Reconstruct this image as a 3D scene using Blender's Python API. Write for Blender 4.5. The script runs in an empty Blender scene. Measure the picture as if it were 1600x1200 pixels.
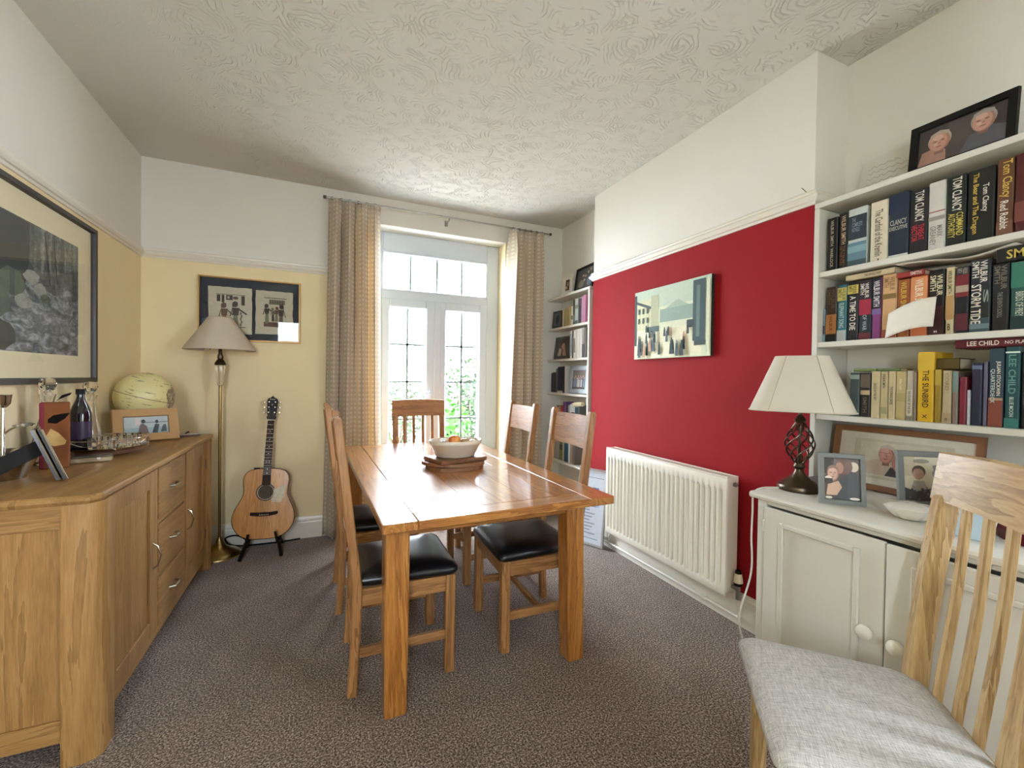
import bpy, bmesh, math, random
from mathutils import Vector, Matrix, Euler
random.seed(7)
SC = bpy.context.scene
COL = SC.collection
PI = math.pi
# ------------------------------------------------------------------ camera, world, exposure
cam_d = bpy.data.cameras.new('camera'); cam = bpy.data.objects.new('camera', cam_d); COL.objects.link(cam)
cam_d.sensor_fit = 'HORIZONTAL'; cam_d.sensor_width = 36.0; cam_d.lens = 36.0 * 676.5 / 1600
cam_d.clip_start = 0.05; cam_d.clip_end = 200
YAW, PITCH, ROLL = 0.4141, -0.0132, 0.0139
fw = Vector((math.sin(YAW)*math.cos(PITCH), math.cos(YAW)*math.cos(PITCH), math.sin(PITCH)))
rt = Vector((math.cos(YAW), -math.sin(YAW), 0)); up = rt.cross(fw)
r2 = rt*math.cos(ROLL) + up*math.sin(ROLL); u2 = -rt*math.sin(ROLL) + up*math.cos(ROLL)
M3 = Matrix((r2, u2, -fw)).transposed()
cam.matrix_world = Matrix.Translation((0, 0, 1.32)) @ M3.to_4x4()
SC.camera = cam
w = bpy.data.worlds.new('overcast_sky'); SC.world = w; w.use_nodes = True
wn = w.node_tree.nodes; wn['Background'].inputs['Color'].default_value = (0.84, 0.94, 1.06, 1); wn['Background'].inputs['Strength'].default_value = 27.0
SC.view_settings.view_transform = 'Standard'; SC.view_settings.look = 'None'
SC.view_settings.gamma = 1.0; SC.view_settings.use_curve_mapping = False
SC.view_settings.exposure = 0.7
SC.cycles.use_denoising = True
SC.cycles.max_bounces = 14; SC.cycles.diffuse_bounces = 8; SC.cycles.transparent_max_bounces = 24
SC.cycles.sample_clamp_indirect = 8.0
SC.cycles.caustics_reflective = False; SC.cycles.caustics_refractive = False
def portal(name, loc, rot, sx, sy):
    l = bpy.data.lights.new(name, 'AREA'); l.shape = 'RECTANGLE'; l.size = sx; l.size_y = sy; l.energy = 1; l.cycles.is_portal = True
    o = bpy.data.objects.new(name, l); COL.objects.link(o); o.location = loc; o.rotation_euler = rot; return o
portal('sky_portal_french_doors', (0.995, 4.3, 1.3), (-PI/2, 0, 0), 1.2, 2.6)
portal('sky_portal_fill_window', (2.46, -0.75, 1.6), (0, PI/2, 0), 1.3, .7)  # sky sampling for the added side window
portal('sky_portal_rear_window', (-.55, -1.69, 1.7), (PI/2, 0, 0), .6, 1.4)
# room dimensions
XL, YB, XR, XA, XN, H, ZR, YR = -1.181, 3.888, 2.095, 2.252, 2.33, 2.858, 2.148, -1.55
YC1, YC2 = 3.084, 1.295
# ------------------------------------------------------------------ materials
def lin(c):
    if isinstance(c, str):
        c = c.lstrip('#'); c = [int(c[i:i+2], 16)/255 for i in (0, 2, 4)]
    return tuple((x/12.92 if x <= .04045 else ((x+.055)/1.055)**2.4) for x in c[:3]) + (1,)
MATS = {}
def newmat(name):
    m = bpy.data.materials.new(name); m.use_nodes = True
    nt = m.node_tree; b = nt.nodes['Principled BSDF']; return m, nt, b
def N(nt, t, **kw):
    n = nt.nodes.new(t)
    for k, v in kw.items():
        if k in n.inputs: n.inputs[k].default_value = v
        else: setattr(n, k, v)
    return n
def L(nt, a, b): nt.links.new(a, b)
def mixc(nt, fac, a, b, mode='MIX'):
    n = nt.nodes.new('ShaderNodeMix'); n.data_type = 'RGBA'; n.blend_type = mode
    for sock, v in ((n.inputs[0], fac), (n.inputs[6], a), (n.inputs[7], b)):
        if hasattr(v, 'is_output') or hasattr(v, 'links'): nt.links.new(v, sock)
        else: sock.default_value = v
    return n.outputs[2]
def mth(nt, op, a, b=None, c=None):
    n = nt.nodes.new('ShaderNodeMath'); n.operation = op
    for i, v in enumerate((a, b, c)):
        if v is None: continue
        if hasattr(v, 'links'): nt.links.new(v, n.inputs[i])
        else: n.inputs[i].default_value = v
    return n.outputs[0]
def ramp(nt, fac, stops):
    n = nt.nodes.new('ShaderNodeValToRGB'); e = n.color_ramp.elements
    while len(e) < len(stops): e.new(.5)
    for el, (p, c) in zip(e, stops): el.position = p; el.color = c
    nt.links.new(fac, n.inputs[0]); return n.outputs[0]
def bump(nt, b, h, strength=.3, dist=.002):
    n = nt.nodes.new('ShaderNodeBump'); n.inputs['Strength'].default_value = strength; n.inputs['Distance'].default_value = dist
    nt.links.new(h, n.inputs['Height']); nt.links.new(n.outputs[0], b.inputs['Normal'])
def plain(name, col, rough=.5, metal=0., var=.06, scale=30, bmp=0., coat=0., spec=None):
    """a paint, plastic or metal with a little tonal variation"""
    if name in MATS: return MATS[name]
    m, nt, b = newmat(name); c = lin(col)
    tc = N(nt, 'ShaderNodeTexCoord'); no = N(nt, 'ShaderNodeTexNoise', Scale=scale, Detail=3.)
    L(nt, tc.outputs['Object'], no.inputs['Vector'])
    d = tuple(x*(1-var) for x in c[:3])+(1,); e = tuple(min(1, x*(1+var)) for x in c[:3])+(1,)
    L(nt, mixc(nt, no.outputs['Fac'], d, e), b.inputs['Base Color'])
    b.inputs['Roughness'].default_value = rough; b.inputs['Metallic'].default_value = metal
    b.inputs['Coat Weight'].default_value = coat; b.inputs['Coat Roughness'].default_value = .08
    if spec is not None: b.inputs['Specular IOR Level'].default_value = spec
    if bmp: bump(nt, b, no.outputs['Fac'], bmp, .002)
    MATS[name] = m; return m
def wood(name, c1, c2, axis='x', rough=.4, coat=0., ring=9., c3=None):
    if name in MATS: return MATS[name]
    m, nt, b = newmat(name)
    tc = N(nt, 'ShaderNodeTexCoord'); oi = N(nt, 'ShaderNodeObjectInfo')
    mp = N(nt, 'ShaderNodeMapping'); L(nt, tc.outputs['Object'], mp.inputs['Vector'])
    s = {'x': (.07, 1, 1), 'y': (1, .07, 1), 'z': (1, 1, .07)}[axis]; mp.inputs['Scale'].default_value = s
    cb = N(nt, 'ShaderNodeCombineXYZ')
    for i, k in enumerate((13.1, 7.7, 5.3)): L(nt, mth(nt, 'MULTIPLY', oi.outputs['Random'], k), cb.inputs[i])
    L(nt, cb.outputs[0], mp.inputs['Location'])
    n1 = N(nt, 'ShaderNodeTexNoise', Scale=ring, Detail=5., Roughness=.55, Distortion=.6); L(nt, mp.outputs[0], n1.inputs['Vector'])
    fr = mth(nt, 'FRACT', mth(nt, 'MULTIPLY', n1.outputs['Fac'], 7.))
    n2 = N(nt, 'ShaderNodeTexNoise', Scale=220., Detail=2.); L(nt, mp.outputs[0], n2.inputs['Vector'])
    n3 = N(nt, 'ShaderNodeTexNoise', Scale=3., Detail=2.); L(nt, tc.outputs['Object'], n3.inputs['Vector'])
    f = mth(nt, 'ADD', mth(nt, 'MULTIPLY', fr, .45), mth(nt, 'MULTIPLY', n2.outputs['Fac'], .75))
    f = mth(nt, 'SUBTRACT', f, .12)
    colr = ramp(nt, f, [(.15, lin(c2)), (.55, lin(c1)), (.95, lin(c3 or c1))])
    hs = N(nt, 'ShaderNodeHueSaturation'); L(nt, colr, hs.inputs['Color'])
    L(nt, mth(nt, 'ADD', mth(nt, 'MULTIPLY', mth(nt, 'ADD', oi.outputs['Random'], n3.outputs['Fac']), .16), .84), hs.inputs['Value'])
    L(nt, hs.outputs[0], b.inputs['Base Color'])
    b.inputs['Roughness'].default_value = rough
    b.inputs['Coat Weight'].default_value = coat; b.inputs['Coat Roughness'].default_value = .12
    bump(nt, b, n2.outputs['Fac'], .12, .001)
    MATS[name] = m; return m
def wood3(name, c1, c2, **k): return {a: wood(name+'_grain_'+a, c1, c2, a, **k) for a in 'xyz'}
def glassmat(name, tint=(1, 1, 1, 1), refl=.035):
    """thin clear pane: transmits straight through, mirrors by angle"""
    m, nt, b = newmat(name); nt.nodes.remove(b)
    out = nt.nodes['Material Output']; t = N(nt, 'ShaderNodeBsdfTransparent', Color=tint); g = N(nt, 'ShaderNodeBsdfGlossy', Roughness=.01)
    lw = N(nt, 'ShaderNodeLayerWeight', Blend=.5); mx = N(nt, 'ShaderNodeMixShader')
    f5 = mth(nt, 'ADD', mth(nt, 'MULTIPLY', mth(nt, 'POWER', lw.outputs['Facing'], 5.), .92), refl)
    L(nt, f5, mx.inputs[0]); L(nt, t.outputs[0], mx.inputs[1]); L(nt, g.outputs[0], mx.inputs[2]); L(nt, mx.outputs[0], out.inputs[0])
    MATS[name] = m; return m
def cutglass(name, col=(1, 1, 1, 1), rough=.02):
    m, nt, b = newmat(name); b.inputs['Base Color'].default_value = col; b.inputs['Transmission Weight'].default_value = 1; b.inputs['Roughness'].default_value = rough; b.inputs['IOR'].default_value = 1.5
    MATS[name] = m; return m
WHITE = plain('white_emulsion_paint', '#dcdad1', .9, var=.02, scale=4)
CREAM = plain('cream_wall_paint', '#e6d5ab', .9, var=.025, scale=5)
RED = plain('crimson_wall_paint', '#8e1119', .75, var=.05, scale=6, spec=.2)
GLOSS = plain('white_gloss_paint', '#dcd7ca', .3, var=.02)
CABW = plain('ivory_satin_paint', '#cfccc1', .38, var=.03, scale=9)
UPVC = plain('white_upvc', '#d0d9e2', .3, var=.01)
STEEL = plain('brushed_steel', '#9a958c', .3, 1.)
CHROME = plain('polished_silver', '#c9c4ba', .16, 1.)
BRASS = plain('antique_brass', '#a08a58', .28, 1.)
BRONZE = plain('dark_bronze', '#5c5044', .32, 1.)
BLACK = plain('satin_black', '#100e0b', .5, spec=.2)
PANE = glassmat('clear_pane')
CRYSTAL = cutglass('crystal_glass')
def ceiling_mat():
    m, nt, b = newmat('swirled_plaster'); tc = N(nt, 'ShaderNodeTexCoord')
    base = mixc(nt, .5, lin('#cdc5b6'), lin('#d2cabc')); 
    no = N(nt, 'ShaderNodeTexNoise', Scale=2.2, Detail=2.); L(nt, tc.outputs['Object'], no.inputs['Vector'])
    L(nt, mixc(nt, no.outputs['Fac'], lin('#c6c4bc'), lin('#cccac2')), b.inputs['Base Color']); b.inputs['Roughness'].default_value = .85
    warp = N(nt, 'ShaderNodeTexNoise', Scale=6., Detail=2.); L(nt, tc.outputs['Object'], warp.inputs['Vector'])
    wv = N(nt, 'ShaderNodeVectorMath', operation='MULTIPLY_ADD'); L(nt, warp.outputs['Color'], wv.inputs[0]); wv.inputs[1].default_value = (.12, .12, 0); L(nt, tc.outputs['Object'], wv.inputs[2])
    hs = None
    for k, sc_ in ((0, 4.6), (1, 6.5)):
        mp = N(nt, 'ShaderNodeMapping'); mp.inputs['Location'].default_value = (k*3.7, k*1.9, 0); L(nt, wv.outputs[0], mp.inputs['Vector'])
        vo = N(nt, 'ShaderNodeTexVoronoi', Scale=sc_); vo.voronoi_dimensions = '2D'; L(nt, mp.outputs[0], vo.inputs['Vector'])
        r = mth(nt, 'SINE', mth(nt, 'MULTIPLY', vo.outputs['Distance'], 62. - k*14))
        r = mth(nt, 'POWER', mth(nt, 'MAXIMUM', r, 0.), 4.)
        # keep only an arc of every ring: mask by noise
        mk = N(nt, 'ShaderNodeTexNoise', Scale=11.+4*k, Detail=1.); L(nt, mp.outputs[0], mk.inputs['Vector'])
        mask = mth(nt, 'SMOOTH_MIN', 1., mth(nt, 'MAXIMUM', mth(nt, 'MULTIPLY', mth(nt, 'SUBTRACT', mk.outputs['Fac'], .51), 10.), 0.), .1)
        h = mth(nt, 'MULTIPLY', r, mask); hs = h if hs is None else mth(nt, 'MAXIMUM', hs, h)
    fine = N(nt, 'ShaderNodeTexNoise', Scale=90., Detail=3.); L(nt, tc.outputs['Object'], fine.inputs['Vector'])
    # the swirls fade out towards the edges of the ceiling, as trowelled
    sx = N(nt, 'ShaderNodeSeparateXYZ'); L(nt, tc.outputs['Object'], sx.inputs[0])
    fx = mth(nt, 'MULTIPLY', mth(nt, 'SUBTRACT', sx.outputs[0], -.75), 2.5); fx = mth(nt, 'MINIMUM', mth(nt, 'MAXIMUM', fx, .05), 1.)
    h = mth(nt, 'ADD', mth(nt, 'MULTIPLY', hs, fx), mth(nt, 'MULTIPLY', fine.outputs['Fac'], .12))
    bump(nt, b, h, .8, .006); return m
CEIL = ceiling_mat()
def carpet_mat():
    m, nt, b = newmat('brown_twist_carpet'); tc = N(nt, 'ShaderNodeTexCoord')
    a = N(nt, 'ShaderNodeTexNoise', Scale=140., Detail=3., Roughness=.75); L(nt, tc.outputs['Object'], a.inputs['Vector'])
    c_ = N(nt, 'ShaderNodeTexNoise', Scale=7., Detail=4., Distortion=.8); L(nt, tc.outputs['Object'], c_.inputs['Vector'])
    col = ramp(nt, a.outputs['Fac'], [(.36, lin('#2a2019')), (.5, lin('#6b5c50')), (.63, lin('#baa99b'))])
    v = mth(nt, 'ADD', mth(nt, 'MULTIPLY', c_.outputs['Fac'], .5), .75)
    hs = N(nt, 'ShaderNodeHueSaturation'); L(nt, col, hs.inputs['Color']); L(nt, v, hs.inputs['Value']); L(nt, hs.outputs[0], b.inputs['Base Color'])
    b.inputs['Roughness'].default_value = 1; b.inputs['Specular IOR Level'].default_value = .1
    b.inputs['Sheen Weight'].default_value = .35; b.inputs['Sheen Roughness'].default_value = .35
    bump(nt, b, a.outputs['Fac'], .6, .004); return m
CARPET = carpet_mat()
# ------------------------------------------------------------------ mesh helpers
def V(*a): return Vector(a)
def cbox(bm, c, s, bev=0., rot=None, mi=0):
    """box with centre c and full size s, edges chamfered by bev"""
    hx, hy, hz = s[0]/2, s[1]/2, s[2]/2; c = Vector(c)
    Rm = rot if rot is not None else Matrix.Identity(3)
    P = lambda x, y, z: bm.verts.new(c + Rm @ Vector((x, y, z)))
    fs = []
    if bev <= 0:
        v = {(i, j, k): P(i*hx, j*hy, k*hz) for i in (-1, 1) for j in (-1, 1) for k in (-1, 1)}
        q = [[(-1,-1,-1),(-1,1,-1),(1,1,-1),(1,-1,-1)], [(-1,-1,1),(1,-1,1),(1,1,1),(-1,1,1)], [(-1,-1,-1),(1,-1,-1),(1,-1,1),(-1,-1,1)],
             [(1,1,-1),(-1,1,-1),(-1,1,1),(1,1,1)], [(1,-1,-1),(1,1,-1),(1,1,1),(1,-1,1)], [(-1,1,-1),(-1,-1,-1),(-1,-1,1),(-1,1,1)]]
        for f in q: fs.append(bm.faces.new([v[k] for k in f]))
    else:
        b = min(bev, hx*.49, hy*.49, hz*.49); v = {}
        for i in (-1, 1):
            for j in (-1, 1):
                for k in (-1, 1):
                    v[i,j,k,0] = P(i*hx, j*(hy-b), k*(hz-b)); v[i,j,k,1] = P(i*(hx-b), j*hy, k*(hz-b)); v[i,j,k,2] = P(i*(hx-b), j*(hy-b), k*hz)
        for s_ in (-1, 1):
            fs.append(bm.faces.new([v[s_,a,b_,0] for a, b_ in ((-1,-1),(1,-1),(1,1),(-1,1))]))
            fs.append(bm.faces.new([v[a,s_,b_,1] for a, b_ in ((-1,-1),(1,-1),(1,1),(-1,1))]))
            fs.append(bm.faces.new([v[a,b_,s_,2] for a, b_ in ((-1,-1),(1,-1),(1,1),(-1,1))]))
        for a in (-1, 1):
            for d in (-1, 1):
                fs.append(bm.faces.new([v[-1,a,d,1], v[1,a,d,1], v[1,a,d,2], v[-1,a,d,2]]))
                fs.append(bm.faces.new([v[a,-1,d,0], v[a,1,d,0], v[a,1,d,2], v[a,-1,d,2]]))
                fs.append(bm.faces.new([v[a,d,-1,0], v[a,d,1,0], v[a,d,1,1], v[a,d,-1,1]]))
                for k in (-1, 1): fs.append(bm.faces.new([v[a,d,k,0], v[a,d,k,1], v[a,d,k,2]]))
    for f in fs: f.material_index = mi
    return bm
def b2(bm, x0, x1, y0, y1, z0, z1, bev=0., mi=0):
    return cbox(bm, ((x0+x1)/2, (y0+y1)/2, (z0+z1)/2), (abs(x1-x0), abs(y1-y0), abs(z1-z0)), bev, None, mi)
def bar(bm, p0, p1, wx, wy, bev=0., upv=(0, 1, 0), mi=0):
    """square bar from p0 to p1; wx across, wy along upv"""
    p0, p1 = Vector(p0), Vector(p1); z = (p1-p0); ln = z.length; z.normalize(); u = Vector(upv); x = u.cross(z)
    if x.length < 1e-4: x = Vector((1, 0, 0)).cross(z)
    x.normalize(); y = z.cross(x)
    return cbox(bm, (p0+p1)/2, (wx, wy, ln), bev, Matrix((x, y, z)).transposed(), mi)
def tube(bm, pts, r, seg=8, cap=True, mi=0):
    pts = [Vector(p) for p in pts]; rings = []; n = len(pts)
    rr = r if isinstance(r, (list, tuple)) else [r]*n
    t = (pts[1]-pts[0]).normalized(); a = Vector((0, 0, 1)) if abs(t.z) < .9 else Vector((1, 0, 0)); x = t.cross(a).normalized()
    for i, p in enumerate(pts):
        t = (pts[min(i+1, n-1)]-pts[max(i-1, 0)]).normalized(); x = (x - t*x.dot(t)).normalized(); y = t.cross(x)
        rings.append([bm.verts.new(p + (x*math.cos(2*PI*k/seg)+y*math.sin(2*PI*k/seg))*rr[i]) for k in range(seg)])
    for i in range(n-1):
        for k in range(seg):
            f = bm.faces.new([rings[i][k], rings[i][(k+1) % seg], rings[i+1][(k+1) % seg], rings[i+1][k]]); f.material_index = mi; f.smooth = True
    if cap: bm.faces.new(rings[0][::-1]).material_index = mi; bm.faces.new(rings[-1]).material_index = mi
    return bm
def lathe(bm, prof, c=(0, 0, 0), seg=32, sx=1., sy=1., mi=0, caps=(True, True)):
    rings = []; c = Vector(c)
    for r, z in prof:
        rings.append([bm.verts.new(c+Vector((r*sx*math.cos(2*PI*k/seg), r*sy*math.sin(2*PI*k/seg), z))) for k in range(seg)])
    for i in range(len(rings)-1):
        for k in range(seg):
            f = bm.faces.new([rings[i][k], rings[i][(k+1) % seg], rings[i+1][(k+1) % seg], rings[i+1][k]]); f.smooth = True; f.material_index = mi
    if caps[0] and prof[0][0] > 1e-5: bm.faces.new(rings[0][::-1]).material_index = mi
    if caps[1] and prof[-1][0] > 1e-5: bm.faces.new(rings[-1]).material_index = mi
    return bm
def prism(bm, poly, p0, u, v, depth, mi=0):
    """polygon in the u,v plane at p0, extruded along u x v by depth"""
    p0, u, v = Vector(p0), Vector(u), Vector(v); n = u.cross(v).normalized()
    a = [bm.verts.new(p0+u*x+v*y) for x, y in poly]; b = [bm.verts.new(p0+u*x+v*y+n*depth) for x, y in poly]
    k = len(poly); bm.faces.new(a[::-1]).material_index = mi; bm.faces.new(b).material_index = mi
    for i in range(k): bm.faces.new([a[i], a[(i+1) % k], b[(i+1) % k], b[i]]).material_index = mi
    return bm
def flat(bm, poly, p0, u, v, mi=0):
    p0, u, v = Vector(p0), Vector(u), Vector(v)
    f = bm.faces.new([bm.verts.new(p0+u*x+v*y) for x, y in poly]); f.material_index = mi; return bm
def grid(bm, rows, mi=0, closed=False, smooth=True):
    vs = [[bm.verts.new(p) for p in r] for r in rows]
    for i in range(len(vs)-1):
        m = len(vs[i])
        for k in range(m if closed else m-1):
            f = bm.faces.new([vs[i][k], vs[i][(k+1) % m], vs[i+1][(k+1) % m], vs[i+1][k]]); f.smooth = smooth; f.material_index = mi
    return vs
def spline(ctrl, n=8, closed=True):
    out = []; k = len(ctrl); C = [Vector(c) for c in ctrl]
    rng = range(k) if closed else range(k-1)
    for i in rng:
        g = lambda j: C[j % k] if closed else C[max(0, min(k-1, j))]
        a, b, c, d = g(i-1), g(i), g(i+1), g(i+2)
        for s in range(n):
            t = s/n; out.append(.5*((2*b)+(c-a)*t+(2*a-5*b+4*c-d)*t*t+(3*b-3*c+d-a)*t**3))
    if not closed: out.append(C[-1])
    return out
def BM(): return bmesh.new()
def obj(name, bm, mat, parent=None, angle=35, recalc=True):
    if recalc: bmesh.ops.recalc_face_normals(bm, faces=bm.faces)
    me = bpy.data.meshes.new(name); bm.to_mesh(me); bm.free()
    for m in (mat if isinstance(mat, (list, tuple)) else [mat]): me.materials.append(m)
    for p in me.polygons: p.use_smooth = True
    me.set_sharp_from_angle(angle=math.radians(angle))
    o = bpy.data.objects.new(name, me); COL.objects.link(o)
    if parent: o.parent = parent
    return o
def tag(o, label=None, cat=None, group=None, kind=None):
    for k, v in (('label', label), ('category', cat), ('group', group), ('kind', kind)):
        if v: o[k] = v
    return o
def T(name, label, cat, loc=(0, 0, 0), rz=0., group=None):
    o = bpy.data.objects.new(name, None); COL.objects.link(o); o.location = loc; o.rotation_euler = (0, 0, rz); o.empty_display_size = .05
    return tag(o, label, cat, group)
def S(name, bm, mat, parent=None, **k):
    o = obj(name, bm, mat, parent, **k)
    if not parent: o['kind'] = 'structure'
    return o
def copy_tree(root, loc, rz, label):
    r = root.copy(); COL.objects.link(r); r.location = loc; r.rotation_euler = (0, 0, rz); r['label'] = label
    for ch in [c for c in bpy.data.objects if c.parent == root]:
        c = ch.copy(); COL.objects.link(c); c.parent = r
        for g_ in [d for d in bpy.data.objects if d.parent == ch]:
            d = g_.copy(); COL.objects.link(d); d.parent = c
    return r
TXT = {}
def text_bm(bm, body, c, u, v, wd, ht, mi=0, bold=.014):
    """lettering fitted into a wd x ht box centred at c, baseline along u, letters up along v"""
    if (body, bold) not in TXT:
        cu = bpy.data.curves.new('lettering', 'FONT'); cu.body = body; cu.size = 1; cu.resolution_u = 2; cu.offset = bold; cu.space_line = .82
        o = bpy.data.objects.new('lettering_tmp', cu); me = bpy.data.meshes.new_from_object(o)
        vs = [(p.co.x, p.co.y) for p in me.vertices]; fs = [tuple(p.vertices) for p in me.polygons]
        bpy.data.objects.remove(o); bpy.data.meshes.remove(me); bpy.data.curves.remove(cu)
        TXT[body, bold] = (vs, fs)
    vs, fs = TXT[body, bold]
    if not vs: return bm
    x0, x1 = min(p[0] for p in vs), max(p[0] for p in vs); y0, y1 = min(p[1] for p in vs), max(p[1] for p in vs)
    c, u, v = Vector(c), Vector(u), Vector(v)
    nv = [bm.verts.new(c+u*((x-(x0+x1)/2)/(x1-x0)*wd)+v*((y-(y0+y1)/2)/max(y1-y0, 1e-6)*ht)) for x, y in vs]
    for f in fs:
        try: bm.faces.new([nv[i] for i in f]).material_index = mi
        except ValueError: pass
    return bm
def ell(cx, cy, rx, ry, n=18, a0=0.): return [(cx+rx*math.cos(2*PI*k/n+a0), cy+ry*math.sin(2*PI*k/n+a0)) for k in range(n)]
def rect(x0, y0, x1, y1): return [(x0, y0), (x1, y0), (x1, y1), (x0, y1)]
def print_obj(name, parent, p0, u, v, shapes, n_off, rough=.5, kind=None):
    """flat print: list of (colour, polygon) laid in order, each a hair above the last"""
    bm = BM(); mats = []; idx = {}
    n_off = Vector(n_off)
    for i, (c, poly) in enumerate(shapes):
        if c not in idx: idx[c] = len(mats); mats.append(plain('print_'+c.strip('#'), c, rough, var=.12, scale=60))
        flat(bm, poly, Vector(p0)+n_off*(i*.00025), u, v, idx[c])
    o = obj(name, bm, mats, parent, recalc=False)
    return o
# ------------------------------------------------------------------ the room
bm = BM(); b2(bm, XL-.1, XN+.1, YR-.1, 4.2, -.05, 0); S('floor', bm, CARPET)
bm = BM(); b2(bm, XL-.1, XN+.1, YR-.1, YB+.3, H, H+.05); S('ceiling', bm, CEIL)
def two_tone(bm, x0, x1, y0, y1, lo=1, hi=0, z0=0., z1=H):
    b2(bm, x0, x1, y0, y1, z0, ZR+.02, 0, lo); b2(bm, x0, x1, y0, y1, ZR+.02, z1, 0, hi)
bm = BM(); two_tone(bm, XL-.1, XL, YR, YB+.1); S('wall_left', bm, [WHITE, CREAM])
OX0, OX1, OZ = .41, 1.62, 2.63          # opening for the french doors
bm = BM(); two_tone(bm, XL, OX0, YB, YB+.3); b2(bm, OX0, OX1+.012, YB, YB+.3, OZ, H, 0, 0); b2(bm, OX1, OX1+.012, YB, YB+.3, 0, OZ, 0, 1); b2(bm, OX1+.012, XN+.1, YB, YB+.3, 0, H, 0, 0); S('wall_back', bm, [WHITE, CREAM])
bm = BM(); two_tone(bm, XR, XN+.1, YC2, YC1); S('wall_right', bm, [WHITE, RED])                       # chimney breast
WY0, WY1, WZ0, WZ1 = -1.1, -.4, .95, 2.25    # opening for an unseen window, added to brighten left and back walls
bm = BM(); b2(bm, XA, XN+.1, YC1, YB, 0, H); b2(bm, XN, XN+.1, WY1, YC2, 0, H); b2(bm, XN, XN+.1, YR, WY0, 0, H); b2(bm, XN, XN+.1, WY0, WY1, 0, WZ0); b2(bm, XN, XN+.1, WY0, WY1, WZ1, H); S('wall_alcove', bm, WHITE)
VX0, VX1, VZ0, VZ1 = -.82, -.30, 1.0, 2.38     # rear window, seen mirrored in the papyrus glass
bm = BM(); b2(bm, XL-.1, VX0, YR-.12, YR, 0, H); b2(bm, VX1, XN+.1, YR-.12, YR, 0, H); b2(bm, VX0, VX1, YR-.12, YR, 0, VZ0); b2(bm, VX0, VX1, YR-.12, YR, VZ1, H); S('wall_front', bm, WHITE)
# picture rail: moulded profile, (out, z)
RAIL = [(0, -.024), (.010, -.024), (.014, -.012), (.022, -.008), (.030, .006), (.030, .014), (.022, .018), (.016, .026), (.018, .036), (.012, .044), (0, .048)]
def mould(name, p0, p1, out, prof, z, mat, ext=(0, 0)):
    p0, p1, out = Vector(p0), Vector(p1), Vector(out); d = (p1-p0).normalized(); bm = BM()
    rows = [[Vector((p.x, p.y, z))+out*a+Vector((0, 0, b))+d*s*e*a for a, b in prof] for p, s, e in ((p0, -1, ext[0]), (p1, 1, ext[1]))]
    vs = grid(bm, rows, smooth=False); bm.faces.new(vs[0]); bm.faces.new(vs[1][::-1])
    return S(name, bm, mat, angle=20)
zr = ZR+.024
mould('trim_1', (XL, YR, 0), (XL, YB, 0), (1, 0, 0), RAIL, zr, GLOSS, (0, -1))
mould('trim_2', (XL, YB, 0), (OX0-.1, YB, 0), (0, -1, 0), RAIL, zr, GLOSS, (-1, 0))
mould('trim_3', (XR, YC1, 0), (XR, YC2, 0), (-1, 0, 0), RAIL, zr, GLOSS, (1, 1))
mould('trim_4', (XR, YC2, 0), (XN, YC2, 0), (0, -1, 0), RAIL, zr, GLOSS, (1, 0))
mould('trim_5', (XA, YC1, 0), (XR, YC1, 0), (0, 1, 0), RAIL, zr, GLOSS, (0, 1))
SK = [(0, 0), (.018, 0), (.018, .125), (.014, .135), (.014, .147), (.009, .156), (.006, .17), (0, .174)]
mould('baseboard_left', (XL, YR, 0), (XL, YB, 0), (1, 0, 0), SK, 0, GLOSS, (0, -1))
mould('baseboard_back', (XL, YB, 0), (OX0, YB, 0), (0, -1, 0), SK, 0, GLOSS, (-1, 0))
mould('baseboard_right', (XR, YC1, 0), (XR, YC2, 0), (-1, 0, 0), SK, 0, GLOSS, (0, 0))
# french doors with a transom light
FY0, FY1 = 4.06, 4.13
def frame_ring(bm, x0, x1, z0, z1, wl, wr, wb, wt, y0, y1, bev=.006):
    b2(bm, x0, x0+wl, y0, y1, z0, z1, bev); b2(bm, x1-wr, x1, y0, y1, z0, z1, bev)
    if wt: b2(bm, x0+wl, x1-wr, y0, y1, z1-wt, z1, bev)
    if wb: b2(bm, x0+wl, x1-wr, y0, y1, z0, z0+wb, bev)
win = T('window_1', None, None, (0, 0, 0)); win['kind'] = 'structure'
bm = BM(); frame_ring(bm, OX0-.02, OX1, 0, OZ, .105, .125, 0, .17, FY0, FY1+.02); b2(bm, OX0+.08, OX1-.12, FY0, FY1+.02, 2.02, 2.12, .006); b2(bm, OX0+.08, OX1-.12, FY0, FY1+.02, 0, .06, .006); obj('door_frame', bm, UPVC, win)
LEAD = plain('lead_strip', '#8fa39c', .5, .3)
def lead(parent, x0, x1, z0, z1, xs, zs):
    bm = BM()
    for x in xs: b2(bm, x-.01, x+.01, FY0+.028, FY0+.036, z0, z1)
    for z in zs: b2(bm, x0, x1, FY0+.028, FY0+.036, z-.009, z+.009)
    if xs or zs: obj('lead_bars', bm, LEAD, parent)
def pane(parent, x0, x1, z0, z1):
    bm = BM(); flat(bm, rect(x0, z0, x1, z1), (0, FY0+.04, 0), (1, 0, 0), (0, 0, 1)); return obj('glass_pane', bm, PANE, parent)
tl = BM(); frame_ring(tl, .475, 1.505, 2.10, 2.465, .03, .025, .02, .025, FY0-.012, FY0+.05); tl = obj('transom_light', tl, UPVC, win); pane(tl, .5, 1.485, 2.115, 2.45); lead(tl, .5, 1.485, 2.115, 2.45, (.75, 1.0, 1.245), ())
def leaf(x0, x1, gx0, gx1, bars):
    d = BM(); frame_ring(d, x0, x1, .05, 2.035, gx0-x0, x1-gx1, .22, .08, FY0-.016, FY0+.05, .008); d = obj('door_leaf', d, UPVC, win)
    pane(d, gx0, gx1, .27, 1.955); lead(d, gx0, gx1, .27, 1.955, ((gx0+gx1)/2,), (1.62, 1.274, .925, .58)); return d
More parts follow.
